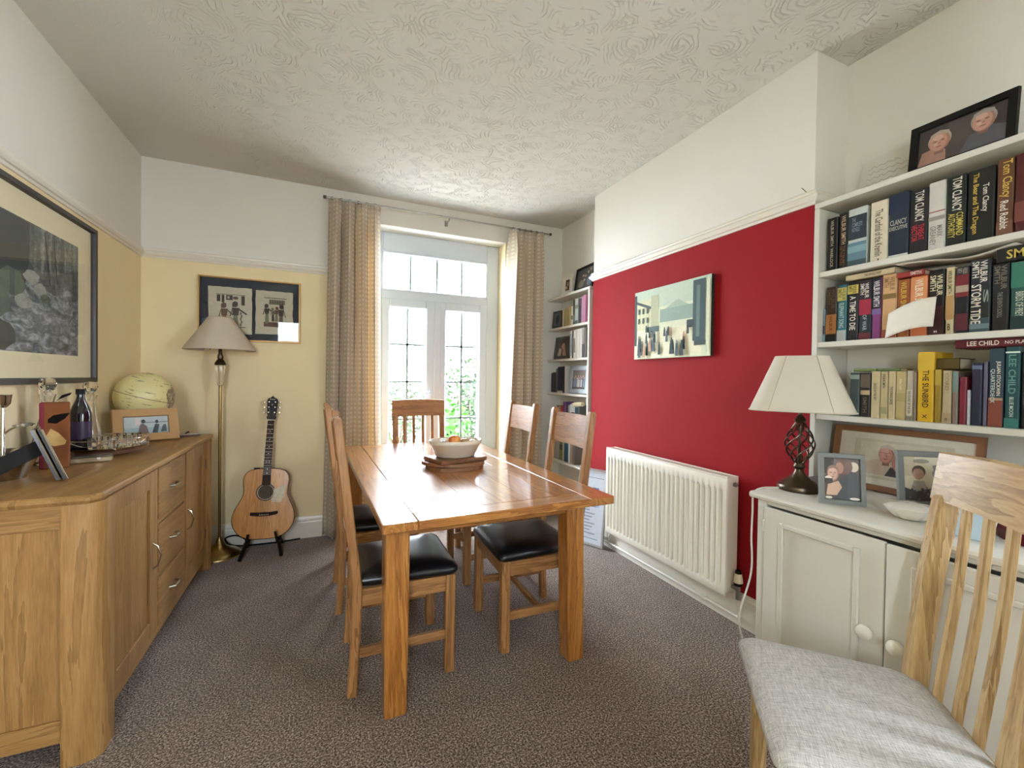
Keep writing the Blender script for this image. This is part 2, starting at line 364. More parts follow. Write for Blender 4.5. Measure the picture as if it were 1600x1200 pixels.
la = leaf(.49, .975, .56, .892, 0); lb = leaf(1.022, 1.495, 1.083, 1.418, 0)
bm = BM(); b2(bm, .968, 1.03, FY0-.024, FY0-.004, .05, 2.035, .006); obj('meeting_stile', bm, UPVC, win)
bm = BM(); b2(bm, .928, .952, FY0-.024, FY0-.014, 1.02, 1.2, .004); tube(bm, [(.94, FY0-.02, 1.17), (.94, FY0-.055, 1.17), (.86, FY0-.055, 1.17)], .008, 8); obj('door_handle', bm, UPVC, la)
bm = BM(); b2(bm, OX0-.02, OX1, YB+.02, FY1+.3, -.05, -.001); S('trim_6', bm, UPVC)
# rear window behind the viewer, same white frames
win3 = T('window_2', None, None, (0, 0, 0)); win3['kind'] = 'structure'
bm = BM(); frame_ring(bm, VX0, VX1, VZ0, VZ1, .05, .05, .05, .05, YR-.1, YR-.04); b2(bm, VX0, VX1, YR-.1, YR-.04, 1.9, 1.94, .004); obj('window_frame', bm, UPVC, win3)
bm = BM(); flat(bm, rect(VX0, VZ0, VX1, VZ1), (0, YR-.07, 0), (1, 0, 0), (0, 0, 1)); obj('glass_pane', bm, PANE, win3)
win3 = T('added_fill_window', None, None, (0, 0, 0)); win3['kind'] = 'structure'  # unseen side window, added for fill light on the walls
bm = BM()
for a in ((WY0, WY0+.06, WZ0, WZ1), (WY1-.06, WY1, WZ0, WZ1), (WY0, WY1, WZ0, WZ0+.06), (WY0, WY1, WZ1-.06, WZ1)): b2(bm, XN+.03, XN+.09, *a, .004)
obj('window_frame', bm, UPVC, win3)
bm = BM(); flat(bm, rect(WY0, WZ0, WY1, WZ1), (XN+.06, 0, 0), (0, 1, 0), (0, 0, 1)); obj('glass_pane', bm, PANE, win3)
# ------------------------------------------------------------------ outdoors
bm = BM(); b2(bm, XN+.15, 16, -16, 4.2, -.17, -.12); S('ground_side', bm, plain('pale_paving', '#cfcbc2', .9, var=.15, scale=3))
bm = BM(); b2(bm, -14, 16, 4.2, 22, -.17, -.12); S('ground', bm, plain('pale_paving', '#cfcbc2', .9, var=.15, scale=3))
bm = BM(); b2(bm, -14, XN+.15, -16, YR-.2, -.17, -.12); S('ground_rear', bm, MATS['pale_paving'])
bm = BM(); b2(bm, -6, .9, 8.6, 8.9, -.12, 1.3, .02); o = S('garden_wall', bm, plain('white_render', '#e3e0d8', .9, var=.08, scale=8))
def leafmat(name, c, d):
    m, nt, b = newmat(name); oi = N(nt, 'ShaderNodeTexCoord'); no = N(nt, 'ShaderNodeTexNoise', Scale=9.); L(nt, oi.outputs['Object'], no.inputs['Vector'])
    L(nt, ramp(nt, no.outputs['Fac'], [(.35, lin(c)), (.65, lin(d))]), b.inputs['Base Color']); b.inputs['Roughness'].default_value = .6
    return m
LEAF1 = leafmat('leaf_mid_green', '#0f2209', '#274611'); LEAF2 = leafmat('leaf_fresh_green', '#1f4f0a', '#377314')
BARK = plain('shrub_bark', '#4a3a2a', .9, var=.2)
def shrub(label, loc, rx, ry, hz, n, mat, size):
    t = T('garden_shrub', label, 'shrub', loc, 0, 'shrubs outside the french doors'); bm = BM(); rnd = random.Random(n)
    for _ in range(n):
        a = rnd.random()*2*PI; e = rnd.random(); q = (rnd.random())**.4
        p = V(rx*q*math.cos(a)*math.sqrt(1-(2*e-1)**2), ry*q*math.sin(a)*math.sqrt(1-(2*e-1)**2), hz*.55+hz*.45*q*(2*e-1))
        u = V(rnd.gauss(0, 1), rnd.gauss(0, 1), rnd.gauss(0, .6)).normalized(); v_ = u.cross(V(rnd.gauss(0, 1), rnd.gauss(0, 1), rnd.gauss(0, 1))).normalized(); s = size*(.6+.8*rnd.random())
        flat(bm, [(-1, 0), (-.2, -.4), (1, 0), (-.2, .4)], p, u*s, v_*s)
    f = obj('foliage', bm, mat, t, recalc=False); f['kind'] = 'stuff'
    bm = BM()
    for k in range(4): a = k*1.7; tube(bm, [(0, 0, -.01), (rx*.2*math.cos(a), ry*.2*math.sin(a), hz*.35), (rx*.5*math.cos(a), ry*.5*math.sin(a), hz*.7)], [.03, .02, .008], 6)
    obj('stem', bm, BARK, t)
shrub('tall green shrub seen through the right door pane', (2.25, 6.6, -.12), .75, .6, 1.85, 2600, LEAF1, .05)
shrub('low bright leafy plant below the tall shrub', (1.55, 5.6, -.12), .3, .3, 1.15, 500, LEAF2, .07)
shrub('loose shrub seen low through the left door pane', (1.25, 8.0, -.12), .8, .5, 1.35, 1500, LEAF1, .05)
shrub('small pale green plant beside the right door edge', (2.35, 5.7, -.12), .35, .3, .95, 500, LEAF2, .055)
# ------------------------------------------------------------------ furniture
def W(name, bm, mat, parent, **k):
    """part modelled in room coordinates under a thing that is not rotated"""
    p, off = parent, Vector((0, 0, 0))
    while p: off += p.location; p = p.parent
    bmesh.ops.translate(bm, vec=-off, verts=bm.verts)
    return obj(name, bm, mat, parent, **k)
OAKT = wood3('honey_oak', '#a66c2e', '#794717', rough=.28, coat=1., c3='#bc8746')
OAKC = wood3('brown_oak', '#9d6f40', '#724c28', rough=.48, c3='#b08353')
OAKS = wood3('pale_oak', '#9b7443', '#7e5c31', rough=.42, c3='#aa8756')
OAKF = wood3('light_oak', '#b6986a', '#8d6f45', rough=.33, coat=.35, c3='#c9b084')
LEATHER = plain('black_leather', '#0e0f12', .3, var=.2, scale=120, bmp=.15)
# --- dining table, slightly turned; built about its near left corner
TZ = .785
tab = T('dining_table', 'honey oak dining table with boarded top in the middle of the carpet', 'table', (.203, 1.597, 0), math.radians(1.5))
TW, TL, TH, RWD = 1.035, 1.93, .036, .13
for x0, x1 in ((0, RWD), (TW-RWD, TW)):
    bm = BM(); b2(bm, x0, x1, 0, TL, TZ-TH, TZ, .004); obj('side_board', bm, OAKT['y'], tab)
for y0, y1 in ((0, .105), (TL-.105, TL)):
    bm = BM(); b2(bm, RWD+.0008, TW-RWD-.0008, y0, y1, TZ-TH, TZ, .004); obj('end_board', bm, OAKT['x'], tab)
secs = [(.106, .74), (.842, 1.09), (1.192, TL-.106)]
for y0, y1 in ((.741, .841), (1.091, 1.191)):
    bm = BM(); b2(bm, RWD+.001, TW-RWD-.001, y0, y1, TZ-TH, TZ-.0002, .002); obj('cross_board', bm, OAKT['x'], tab)
npl = 6; pw = (TW-2*RWD-.002)/npl
for y0, y1 in secs:
    for k in range(npl):
        bm = BM(); b2(bm, RWD+.001+k*pw+.0004, RWD+.001+(k+1)*pw-.0004, y0, y1, TZ-TH+.004, TZ-.0003, .0006); obj('plank', bm, OAKT['y'], tab)
AX0, AX1, AY0, AY1 = .055, .905, .115, 1.80
for (xa, xb, ya, yb, ax) in ((AX0+.05, AX1-.05, AY0, AY0+.024, 'x'), (AX0+.05, AX1-.05, AY1-.024, AY1, 'x'), (AX0, AX0+.024, AY0+.05, AY1-.05, 'y'), (AX1-.024, AX1, AY0+.05, AY1-.05, 'y')):
    bm = BM(); b2(bm, xa, xb, ya, yb, .695, TZ-TH, .003); obj('apron', bm, OAKT[ax], tab)
for i, (x, y, dx) in enumerate(((.073, .14, 0), (.888, .14, .018), (.073, 1.79, 0), (.888, 1.79, .018))):
    bm = BM(); hw = .046
    rows = [[V(x+dx*f+sx*hw*s, y+sy*hw*s, z) for sx, sy in ((-1, -.85), (-.85, -1), (.85, -1), (1, -.85), (1, .85), (.85, 1), (-.85, 1), (-1, .85))] for f, z, s in ((1, 0, .93), (.5, .35, 1.), (0, TZ-TH, 1.02))]
    vs = grid(bm, rows, closed=True); bm.faces.new(vs[0][::-1]); bm.faces.new(vs[-1]); obj('leg', bm, OAKT['z'], tab, angle=25)
# --- ladder-back dining chair: local +y is the way it faces
def post_leg(bm, x, sx, top, lean, sz=.042, foot=0.03, ex=1.35, th=1.15):
    zs = [0, .22, .44, .55, .8, top-.015, top]; 
    rows = []
    for z in zs:
        yy = -.2 - (foot*(1-z/.44)**1.5 if z < .44 else -0) - (lean*((z-.44)/(top-.44))**ex if z > .44 else 0)
        s = 1. if z < top-.001 else .7
        rows.append([V(x+a*sz/2*s, yy+b*sz/2*th*s, z) for a, b in ((-1, -.75), (-.75, -1), (.75, -1), (1, -.75), (1, .75), (.75, 1), (-.75, 1), (-1, .75))])
    vs = grid(bm, rows, closed=True); bm.faces.new(vs[0][::-1]); bm.faces.new(vs[-1])
def yb_at(z, top, lean): return -.2 - lean*((z-.44)/(top-.44))**1.35
def cushion(bm, wf, wb, d, z0, z1, rim=.03, y0=-.2, dome=.012, rb=.021):
    """padded seat: wide in front, narrower at the back, edges rolled"""
    def ring(ins, z):
        out = []; pts = []
        f, b, yf, yb = wf/2-ins, wb/2-ins, y0+d-ins, y0+ins
        r = .035
        for cx, cy, a0 in ((f-r, yf-r, 0), (-f+r, yf-r, PI/2), (-b+rb, yb+rb, PI), (b-rb, yb+rb, 1.5*PI)):
            rr = r if cy > 0 else rb
            for k in range(5): a = a0+k*PI/8; pts.append(V(cx+rr*math.cos(a), cy+rr*math.sin(a), z))
        return pts
    rows = [ring(.012, z0), ring(0, z0+.3*(z1-z0)), ring(.004, z0+.65*(z1-z0)), ring(.02, z1-.003), ring(.06, z1+dome*.6), ring(.14, z1+dome)]
    vs = grid(bm, rows, closed=True); bm.faces.new(vs[0][::-1]); bm.faces.new(vs[-1])
def ladder_chair(label, loc, rz):
    t = T('dining_chair', label, 'chair', loc, rz, 'leather seated dining chairs at the table'); top, lean = 1.15, .085
    for s in (-1, 1):
        bm = BM(); post_leg(bm, s*.2, s, top, lean, .04, .02, 1., .95); obj('back_post', bm, OAKC['z'], t, angle=25)
        bm = BM(); b2(bm, s*.2-.022, s*.2+.022, .17, .214, 0, .44, .004); obj('leg', bm, OAKC['z'], t)
        bm = BM(); b2(bm, s*.2-.012, s*.2+.012, -.19, .175, .365, .435, .003); obj('side_rail', bm, OAKC['y'], t)
        bm = BM(); b2(bm, s*.2-.011, s*.2+.011, -.21, .175, .15, .19, .003); obj('stretcher', bm, OAKC['y'], t)
    bm = BM(); b2(bm, -.18, .18, -.011, .011, .155, .185, .003); obj('stretcher', bm, OAKC['x'], t)
    bm = BM(); b2(bm, -.18, .18, .185, .208, .365, .435, .003); obj('front_rail', bm, OAKC['x'], t)
    bm = BM(); b2(bm, -.18, .18, -.212, -.188, .365, .435, .003); obj('rear_rail', bm, OAKC['x'], t)
    for z0, z1 in ((.955, 1.125), (.60, .655)):
        bm = BM(); rows = []
        n = 8
        for sgn in (1, -1):
            for z in ((z0, z1) if sgn > 0 else (z1, z0)):
                rows.append([V(-.182+.364*k/n, (-.2-lean*(z-.44)/(top-.44))+sgn*.011-.014*math.sin(PI*k/n), z) for k in range(n+1)])
        rows.append(rows[0]); vs = grid(bm, rows[:4]); 
        for k in range(n): bm.faces.new([vs[3][k], vs[3][k+1], vs[0][k+1], vs[0][k]])
        for e in (0, n): bm.faces.new([vs[i][e] for i in range(4)])
        obj('back_board' if z1 > .9 else 'lower_rail', bm, OAKC['x'], t)
    bm = BM(); cushion(bm, .455, .40, .435, .437, .488, y0=-.205); obj('seat', bm, LEATHER, t, angle=60)
    return t
P90 = PI/2
c0 = ladder_chair('leather seated oak chair on the sideboard side, nearest the viewer', (.345, 2.085, 0), -P90-.01)
copy_tree(c0, (.315, 2.775, 0), -P90+.01, 'leather seated oak chair on the sideboard side, nearest the curtain')
copy_tree(c0, (1.012, 2.105, 0), P90-.02, 'leather seated oak chair on the radiator side, nearest the viewer')
copy_tree(c0, (1.05, 2.825, 0), P90-.01, 'leather seated oak chair on the radiator side, nearest the bookshelves')
# --- slat-back chair
def fabric_mat():
    m, nt, b = newmat('oatmeal_woven_fabric'); tc = N(nt, 'ShaderNodeTexCoord')
    hs = []
    for s in ((900, 40, 40), (40, 900, 40)):
        mp = N(nt, 'ShaderNodeMapping'); mp.inputs['Scale'].default_value = s; L(nt, tc.outputs['Object'], mp.inputs['Vector'])
        no = N(nt, 'ShaderNodeTexNoise', Scale=1., Detail=2.); L(nt, mp.outputs[0], no.inputs['Vector']); hs.append(no.outputs['Fac'])
    h = mth(nt, 'MULTIPLY', mth(nt, 'ADD', hs[0], hs[1]), .5)
    L(nt, ramp(nt, h, [(.35, lin('#8d8a85')), (.5, lin('#b4b1ac')), (.65, lin('#d2d0cb'))]), b.inputs['Base Color']); b.inputs['Roughness'].default_value = .95
    b.inputs['Specular IOR Level'].default_value = .15; bump(nt, b, h, .4, .002); return m
OAT = fabric_mat()
def slat_chair(label, loc, rz, wd, seatmat):
    t = T('slat_back_chair', label, 'chair', loc, rz, 'slat backed chairs'); top, lean = 1.125, .075
    for s in (-1, 1):
        bm = BM(); post_leg(bm, s*.195, s, top-.115, lean*.85, .044); obj('back_post', bm, wd['z'], t, angle=25)
        bm = BM(); b2(bm, s*.215-.021, s*.215+.021, .17, .212, 0, .43, .004); obj('leg', bm, wd['z'], t)
        bm = BM(); bar(bm, (s*.195, -.19, .40), (s*.215, .175, .40), .02, .065, .003, (0, 0, 1)); obj('side_rail', bm, wd['y'], t)
    bm = BM(); b2(bm, -.2, .2, .18, .202, .365, .43, .003); obj('front_rail', bm, wd['x'], t)
    bm = BM(); b2(bm, -.18, .18, -.212, -.19, .365, .43, .003); obj('rear_rail', bm, wd['x'], t)
    bm = BM(); n = 12; z0, z1 = top-.135, top; rows = []
    for sgn, z in ((1, z0), (1, z1-.004), (.6, z1), (-.6, z1), (-1, z1-.004), (-1, z0)):
        yy = yb_at(z, top, lean)
        rows.append([V(-.222+.444*k/n, yy+sgn*.015-.022*math.sin(PI*k/n)+.004, z+.006*math.sin(PI*k/n)*(z > top-.02)) for k in range(n+1)])
    vs = grid(bm, rows)
    for k in range(n): bm.faces.new([vs[5][k], vs[5][k+1], vs[0][k+1], vs[0][k]])
    for e in (0, n): bm.faces.new([vs[i][e] for i in range(6)])
    obj('top_rail', bm, wd['x'], t, angle=30)
    for x in (-.117, -.039, .039, .117):
        bm = BM(); rows = []
        for q in range(9):
            z = .44+(top-.125-.44)*q/8; bow = .03*math.sin(PI*q/8); yy = yb_at(max(z, .44), top, lean)-.018*math.cos(x*5)-bow*.4+.004
            rows.append([V(x+a*.0125, yy+b*.0085, z) for a, b in ((-1, -.6), (-.7, -1), (.7, -1), (1, -.6), (1, .6), (.7, 1), (-.7, 1), (-1, .6))])
        vs = grid(bm, rows, closed=True); bm.faces.new(vs[0][::-1]); bm.faces.new(vs[-1]); obj('slat', bm, wd['z'], t, angle=25)
    bm = BM(); b2(bm, -.175, .175, -.235, -.21, .425, .45, .003); obj('lower_rail', bm, wd['x'], t)
    bm = BM(); cushion(bm, .52, .455, .475, .43, .48, y0=-.222, dome=.012, rb=.07); obj('seat', bm, seatmat, t, angle=60)
    return t
slat_chair('pale oak slat back chair with oatmeal fabric seat in the foreground', (1.298, .655, 0), math.radians(47.5), OAKF, OAT)
slat_chair('oak slat back chair at the far end of the table before the glass doors', (.762, 3.43, 0), PI+.02, OAKC, OAT)
# --- sideboard
sb = T('sideboard', 'long pale oak sideboard with two doors and three drawers along the cream wall', 'sideboard', (-.94, 2.72, 0))
SX0, SX1, SY0, SY1, SZ = -1.16, -.715, 1.895, 3.54, .88
STOP = .91
bm = BM(); poly = [(SX0-.015, SY0-.012), (SX1+.01, SY0-.012), (SX1+.035, SY0+.02), (SX1+.035, SY1), (SX1+.01, SY1+.02), (SX0-.015, SY1+.02)]
rows = [[V(x+(-.006 if x > -1 else 0)*f, y+(.006 if y < 2.5 else -.006)*f, z) for x, y in poly] for f, z in ((1.4, SZ), (0, SZ+.012), (0, STOP-.006), (1, STOP))]
vs = grid(bm, rows, closed=True, smooth=False); bm.faces.new(vs[0][::-1]); bm.faces.new(vs[-1]); W('top', bm, OAKS['y'], sb, angle=20)
for i, (yy0, yy1) in enumerate(((SY0, SY0+.135), (SY1-.07, SY1))):
    bm = BM(); # front corner post with rounded nose
    yc = (yy0+yy1)/2; prof = [(-.785, yy0), (-.73, yy0), (-.70, yy0+.012), (-.684, yy0+.035), (-.684, yy1-.02), (-.695, yy1), (-.785, yy1)]
    rows = [[V(x, y, z) for x, y in prof] for z in (0, SZ)]; vs = grid(bm, rows, closed=True, smooth=False); bm.faces.new(vs[0][::-1]); bm.faces.new(vs[1]); W('corner_post', bm, OAKS['z'], sb, angle=50)
    bm = BM(); b2(bm, SX0, SX0+.07, yy0, yy0+.07, 0, SZ, .004); W('rear_post', bm, OAKS['z'], sb)
for y0 in (SY0+.012, SY1-.032):
    bm = BM(); b2(bm, SX0+.07, -.785, y0, y0+.018, .16, .80, .001); W('end_panel', bm, OAKS['z'], sb)
    for z0, z1 in ((.085, .16), (.80, SZ)):
        bm = BM(); b2(bm, SX0+.07, -.785, y0-.008, y0+.02, z0, z1, .002); W('end_rail', bm, OAKS['x'], sb)
bm = BM(); b2(bm, SX0, SX0+.012, SY0+.05, SY1-.05, .085, SZ); b2(bm, SX0, SX1-.04, SY0+.05, SY1-.05, .085, .10); W('carcass', bm, OAKS['y'], sb)
for z0, z1 in ((.07, .105), (.868, SZ)):
    bm = BM(); b2(bm, -.745, -.712, SY0+.135, SY1-.07, z0, z1, .002); W('front_rail', bm, OAKS['y'], sb)
for y0, y1 in ((2.515, 2.56), (2.985, 3.015)):
    bm = BM(); b2(bm, -.745, -.712, y0, y1, .105, .868, .002); W('divider', bm, OAKS['z'], sb)
for z in (.595, .340):
    bm = BM(); b2(bm, -.745, -.712, 2.56, 2.985, z+.002, z+.026, .002); W('divider', bm, OAKS['y'], sb)
def shaker_door(parent, y0, y1, z0, z1, hinge_y, hy):
    d = BM(); st = .065; X = -.708
    b2(d, -.728, X, y0, y0+st, z0, z1, .002); b2(d, -.728, X, y1-st, y1, z0, z1, .002)
    b2(d, -.728, X, y0+st, y1-st, z0, z0+.075, .002); b2(d, -.728, X, y0+st, y1-st, z1-.075, z1, .002)
    d = W('door', d, OAKS['z'], parent)
    bm = BM(); b2(bm, -.726, -.718, y0+st-.005, y1-st+.005, z0+.07, z1-.07); W('door_panel', bm, OAKS['z'], d)
    bm = BM(); tube(bm, [(-.71, hy, .535), (-.69, hy, .52), (-.678, hy+.004, .475), (-.69, hy, .43), (-.71, hy, .415)], .004, 6); W('handle', bm, CHROME, d)
    for z in (.25, .72): bm = BM(); b2(bm, -.712, -.703, hinge_y-.004, hinge_y+.004, z-.03, z+.03, .002); W('hinge', bm, BRONZE, d)
shaker_door(sb, 2.035, 2.512, .108, .866, 2.033, 2.485); shaker_door(sb, 3.018, 3.468, .108, .866, 3.469, 3.045)
for z0, z1 in ((.622, .866), (.367, .592), (.108, .337)):
    bm = BM(); b2(bm, -.728, -.708, 2.562, 2.983, z0, z1, .003); d = W('drawer', bm, OAKS['y'], sb)
    bm = BM(); zc = (z0+z1)/2; tube(bm, [(-.71, 2.728, zc), (-.688, 2.735, zc), (-.682, 2.7725, zc), (-.688, 2.81, zc), (-.71, 2.817, zc)], [.006, .006, .008, .006, .006], 8); W('handle', bm, CHROME, d)
# --- near alcove cupboard
cab = T('alcove_cupboard', 'ivory painted alcove cupboard with panelled doors and round white knobs', 'cupboard', (2.0, .7, 0))
CZ, CX, CY0, CY1 = .86, 1.68, .12, 1.24
bm = BM(); prof = [(1.655, CZ-.022), (1.652, CZ-.012), (1.655, CZ-.003), (1.663, CZ), (XN-.005, CZ), (XN-.005, CZ-.026), (1.665, CZ-.026)]
rows = [[V(x, y, z) for x, z in prof] for y in (CY0-.02, CY1+.02)]; vs = grid(bm, rows, closed=True); bm.faces.new(vs[0]); bm.faces.new(vs[1][::-1]); W('top', bm, CABW, cab)
bm = BM(); b2(bm, CX+.004, XN-.005, CY1-.02, CY1, 0, CZ-.026); b2(bm, CX+.004, XN-.005, CY0, CY0+.02, 0, CZ-.026); b2(bm, CX+.03, XN-.005, CY0+.02, CY1-.02, .06, .08); W('carcass', bm, CABW, cab)
bm = BM(); b2(bm, CX, CX+.022, CY1-.04, CY1, 0, CZ-.026, .002); b2(bm, CX, CX+.022, CY0, CY0+.04, 0, CZ-.026, .002); b2(bm, CX, CX+.022, CY0+.04, CY1-.04, 0, .07, .002); b2(bm, CX, CX+.022, CY0+.04, CY1-.04, CZ-.045, CZ-.026, .002); W('face_frame', bm, CABW, cab)
def cab_door(y0, y1, knob_y, ajar=0., hinge=1):
    d = BM(); X = CX-.004
    b2(d, X-.014, X, y0, y1, .075, CZ-.05, .003); d = W('door', d, CABW, cab)
    bm = BM(); m_ = .068
    for (ya, yb, za, zb) in ((y0+m_, y0+m_+.018, .15, .765), (y1-m_-.018, y1-m_, .15, .765), (y0+m_+.018, y1-m_-.018, .15, .168), (y0+m_+.018, y1-m_-.018, .747, .765)):
        b2(bm, X-.026, X-.014, ya, yb, za, zb, .005)
    W('panel_moulding', bm, CABW, d)
    bm = BM(); lathe(bm, [(.006, 0), (.009, .006), (.02, .012), (.024, .02), (.022, .028), (.012, .034), (0, .035)], seg=20); bmesh.ops.rotate(bm, matrix=Matrix.Rotation(-PI/2, 3, 'Y'), verts=bm.verts); bmesh.ops.translate(bm, vec=(X-.014, knob_y, .50), verts=bm.verts); W('knob', bm, GLOSS, d)
    hy = y1 if hinge > 0 else y0
    for z in (.73, .22): bm = BM(); b2(bm, X-.016, X-.004, hy-.004, hy+.008, z-.025, z+.025, .003); W('hinge', bm, CABW, d)
    return d
cab_door(.782, 1.198, .825); d2 = cab_door(.165, .774, .735, hinge=-1); d2.location.x -= .012
# --- shelf units
def shelf_unit(label, x0, x1, y0, y1, ztop, levels, loc, zbot, thick, uprights, back=None):
    t = T('bookcase', label, 'bookcase', loc)
    for (ya, yb) in uprights:
        bm = BM(); b2(bm, x0-.004, x1, ya, yb, zbot, ztop-thick-.001, .002); W('upright', bm, CABW, t)
    for z in levels:
        bm = BM(); b2(bm, x0, x1, y0, y1, z-thick, z, .002); W('shelf', bm, CABW, t)
    return t
NS = shelf_unit('ivory painted alcove bookcase crowded with novels above the cupboard', XR, XN-.003, .14, 1.268, 2.147, (1.827, 1.505, 1.175), (2.2, .7, CZ), CZ, .024, ((1.268, 1.291), (.117, .14)))
bm = BM(); b2(bm, XR-.004, XN-.003, .117, 1.291, 2.123, 2.147, .002); W('shelf', bm, CABW, NS)
bm = BM(); b2(bm, XN-.003, XN-.0005, .14, 1.268, CZ, 2.123); W('back_panel', bm, WHITE, NS)
FS = shelf_unit('white painted bookcase of narrow shelves beside the far curtain', 2.098, XA-.001, 3.165, 3.884, 2.12, (1.82, 1.512, 1.186, .862, .537, .22), (2.18, 3.5, 0), 0, .022, ((3.14, 3.163),))
bm = BM(); b2(bm, 2.092, XA-.001, 3.135, 3.884, 2.098, 2.12, .002); W('shelf', bm, CABW, FS)
# --- radiator
RADW = plain('radiator_enamel', '#dcd6c6', .35, var=.02)
rd = T('radiator', 'white fluted panel radiator on the crimson wall', 'radiator', (2.03, 2.175, 0))
RY0, RY1, RZ0_, RZ1_ = 1.64, 2.715, .165, .80
bm = BM(); ny, nz = 27*10, 0; zs = [RZ0_, RZ0_+.012, RZ0_+.045, RZ0_+.055, RZ1_-.075, RZ1_-.06, RZ1_-.012, RZ1_]
rows = []
for z in zs:
    row = []
    for k in range(ny+1):
        y = RY0+(RY1-RY0)*k/ny; ph = (y-RY0-.02)/(RY1-RY0-.04)*27
        m = 1 if RZ0_+.05 < z < RZ1_-.065 and 0 < ph < 27 else 0
        f = min(1, max(0, (math.cos(2*PI*ph)+.3)*2.6)) if m else 1.
        e = .006 if (z in (zs[0], zs[-1]) or k in (0, ny)) else 0
        row.append(V(1.981+(1-f)*.014+e, y, z))
    rows.append(row)
grid(bm, rows); W('front_panel', bm, RADW, rd, angle=50)
bm = BM(); b2(bm, 2.055, 2.066, RY0+.01, RY1-.01, RZ0_, RZ1_-.01, .003); W('back_panel', bm, RADW, rd)
for y in (RY0, RY1-.004):
    bm = BM(); b2(bm, 1.985, 2.066, y, y+.004, RZ0_+.02, RZ1_+.006, .001); W('side_panel', bm, RADW, rd)
bm = BM(); b2(bm, 1.983, 1.995, RY0, RY1, RZ1_-.002, RZ1_+.008, .002); b2(bm, 2.055, 2.067, RY0, RY1, RZ1_-.002, RZ1_+.008, .002)
for k in range(60): y = RY0+.01+(RY1-RY0-.02)*k/59; b2(bm, 1.995, 2.055, y-.003, y+.003, RZ1_, RZ1_+.005)
W('top_grille', bm, RADW, rd)
bm = BM(); tube(bm, [(2.035, RY0+.001, .765), (2.035, RY0-.012, .765)], .012, 12); tube(bm, [(2.035, RY0-.012, .765), (2.035, RY0-.02, .765)], .006, 8); W('bleed_plug', bm, STEEL, rd)
for y in (1.8, 2.55):
    bm = BM(); b2(bm, 2.066, XR, y-.02, y+.02, .3, .6); W('wall_bracket', bm, RADW, rd)
va = BM(); tube(va, [(2.035, RY0+.002, .215), (2.035, 1.605, .215)], .011, 10); tube(va, [(2.035, 1.605, .16), (2.035, 1.605, .235)], .012, 10); va = W('valve_body', va, STEEL, rd)
bm = BM(); lathe(bm, [(.02, .235), (.02, .25), (.023, .252), (.023, .262), (.018, .295), (.016, .30), (.016, .305), (0, .306)], (2.035, 1.605, 0), 20); W('thermostat_knob', bm, plain('ivory_plastic', '#e4dcc2', .4), va)
bm = BM(); lathe(bm, [(.0215, .236), (.0225, .25), (.0225, .254), (.0215, .256)], (2.035, 1.605, 0), 20); W('knob_collar', bm, BLACK, va)
bm = BM(); lathe(bm, [(.0, .315), (.014, .315), (.0165, .303), (.0165, .300)], (2.035, 1.605, 0), 20); W('knob_cap', bm, BLACK, va)
bm = BM(); tube(bm, spline([(2.035, 1.605, .165), (2.035, 1.605, .11), (2.04, 1.60, .07), (2.055, 1.63, .055), (2.06, 1.72, .053)], 5, False)+[V(2.06, 2.95, .05)], .0085, 8); tube(bm, [(2.035, 2.70, .17), (2.04, 2.735, .12), (2.05, 2.76, .075), (2.05, 2.95, .07)], .0085, 8)
W('supply_pipe', bm, GLOSS, rd)
for y in (1.85, 2.68): bm = BM(); b2(bm, 2.05, 2.078, y-.008, y+.008, .038, .062, .003); W('pipe_clip', bm, GLOSS, rd)
# ------------------------------------------------------------------ curtains
def curtain_mat():
    m, nt, b = newmat('dotted_tan_curtain'); out = nt.nodes['Material Output']
    uv = N(nt, 'ShaderNodeTexCoord'); sp = N(nt, 'ShaderNodeSeparateXYZ'); L(nt, uv.outputs['UV'], sp.inputs[0])
    fu = mth(nt, 'SUBTRACT', mth(nt, 'FRACT', mth(nt, 'MULTIPLY', sp.outputs[0], 22.)), .5)
    fv = mth(nt, 'SUBTRACT', mth(nt, 'FRACT', mth(nt, 'MULTIPLY', sp.outputs[1], 27.)), .5)
    d = mth(nt, 'ADD', mth(nt, 'MULTIPLY', fu, fu), mth(nt, 'MULTIPLY', fv, fv))
    dot = mth(nt, 'LESS_THAN', d, .075)
    no = N(nt, 'ShaderNodeTexNoise', Scale=400., Detail=2.); L(nt, uv.outputs['UV'], no.inputs['Vector'])
    base = mixc(nt, no.outputs['Fac'], lin('#d3c7b0'), lin('#e4d9c4')); col = mixc(nt, dot, base, lin('#f0e9d8'))
    L(nt, col, b.inputs['Base Color']); b.inputs['Roughness'].default_value = .85; b.inputs['Sheen Weight'].default_value = .2
    tr = N(nt, 'ShaderNodeBsdfTranslucent'); L(nt, mixc(nt, 1., col, lin('#f0dcb8'), 'MULTIPLY'), tr.inputs['Color']); mx = N(nt, 'ShaderNodeMixShader', Fac=.35)
    L(nt, b.outputs[0], mx.inputs[1]); L(nt, tr.outputs[0], mx.inputs[2]); L(nt, mx.outputs[0], out.inputs[0])
    bump(nt, b, mth(nt, 'ADD', no.outputs['Fac'], dot), .2, .001); return m
CURT = curtain_mat()
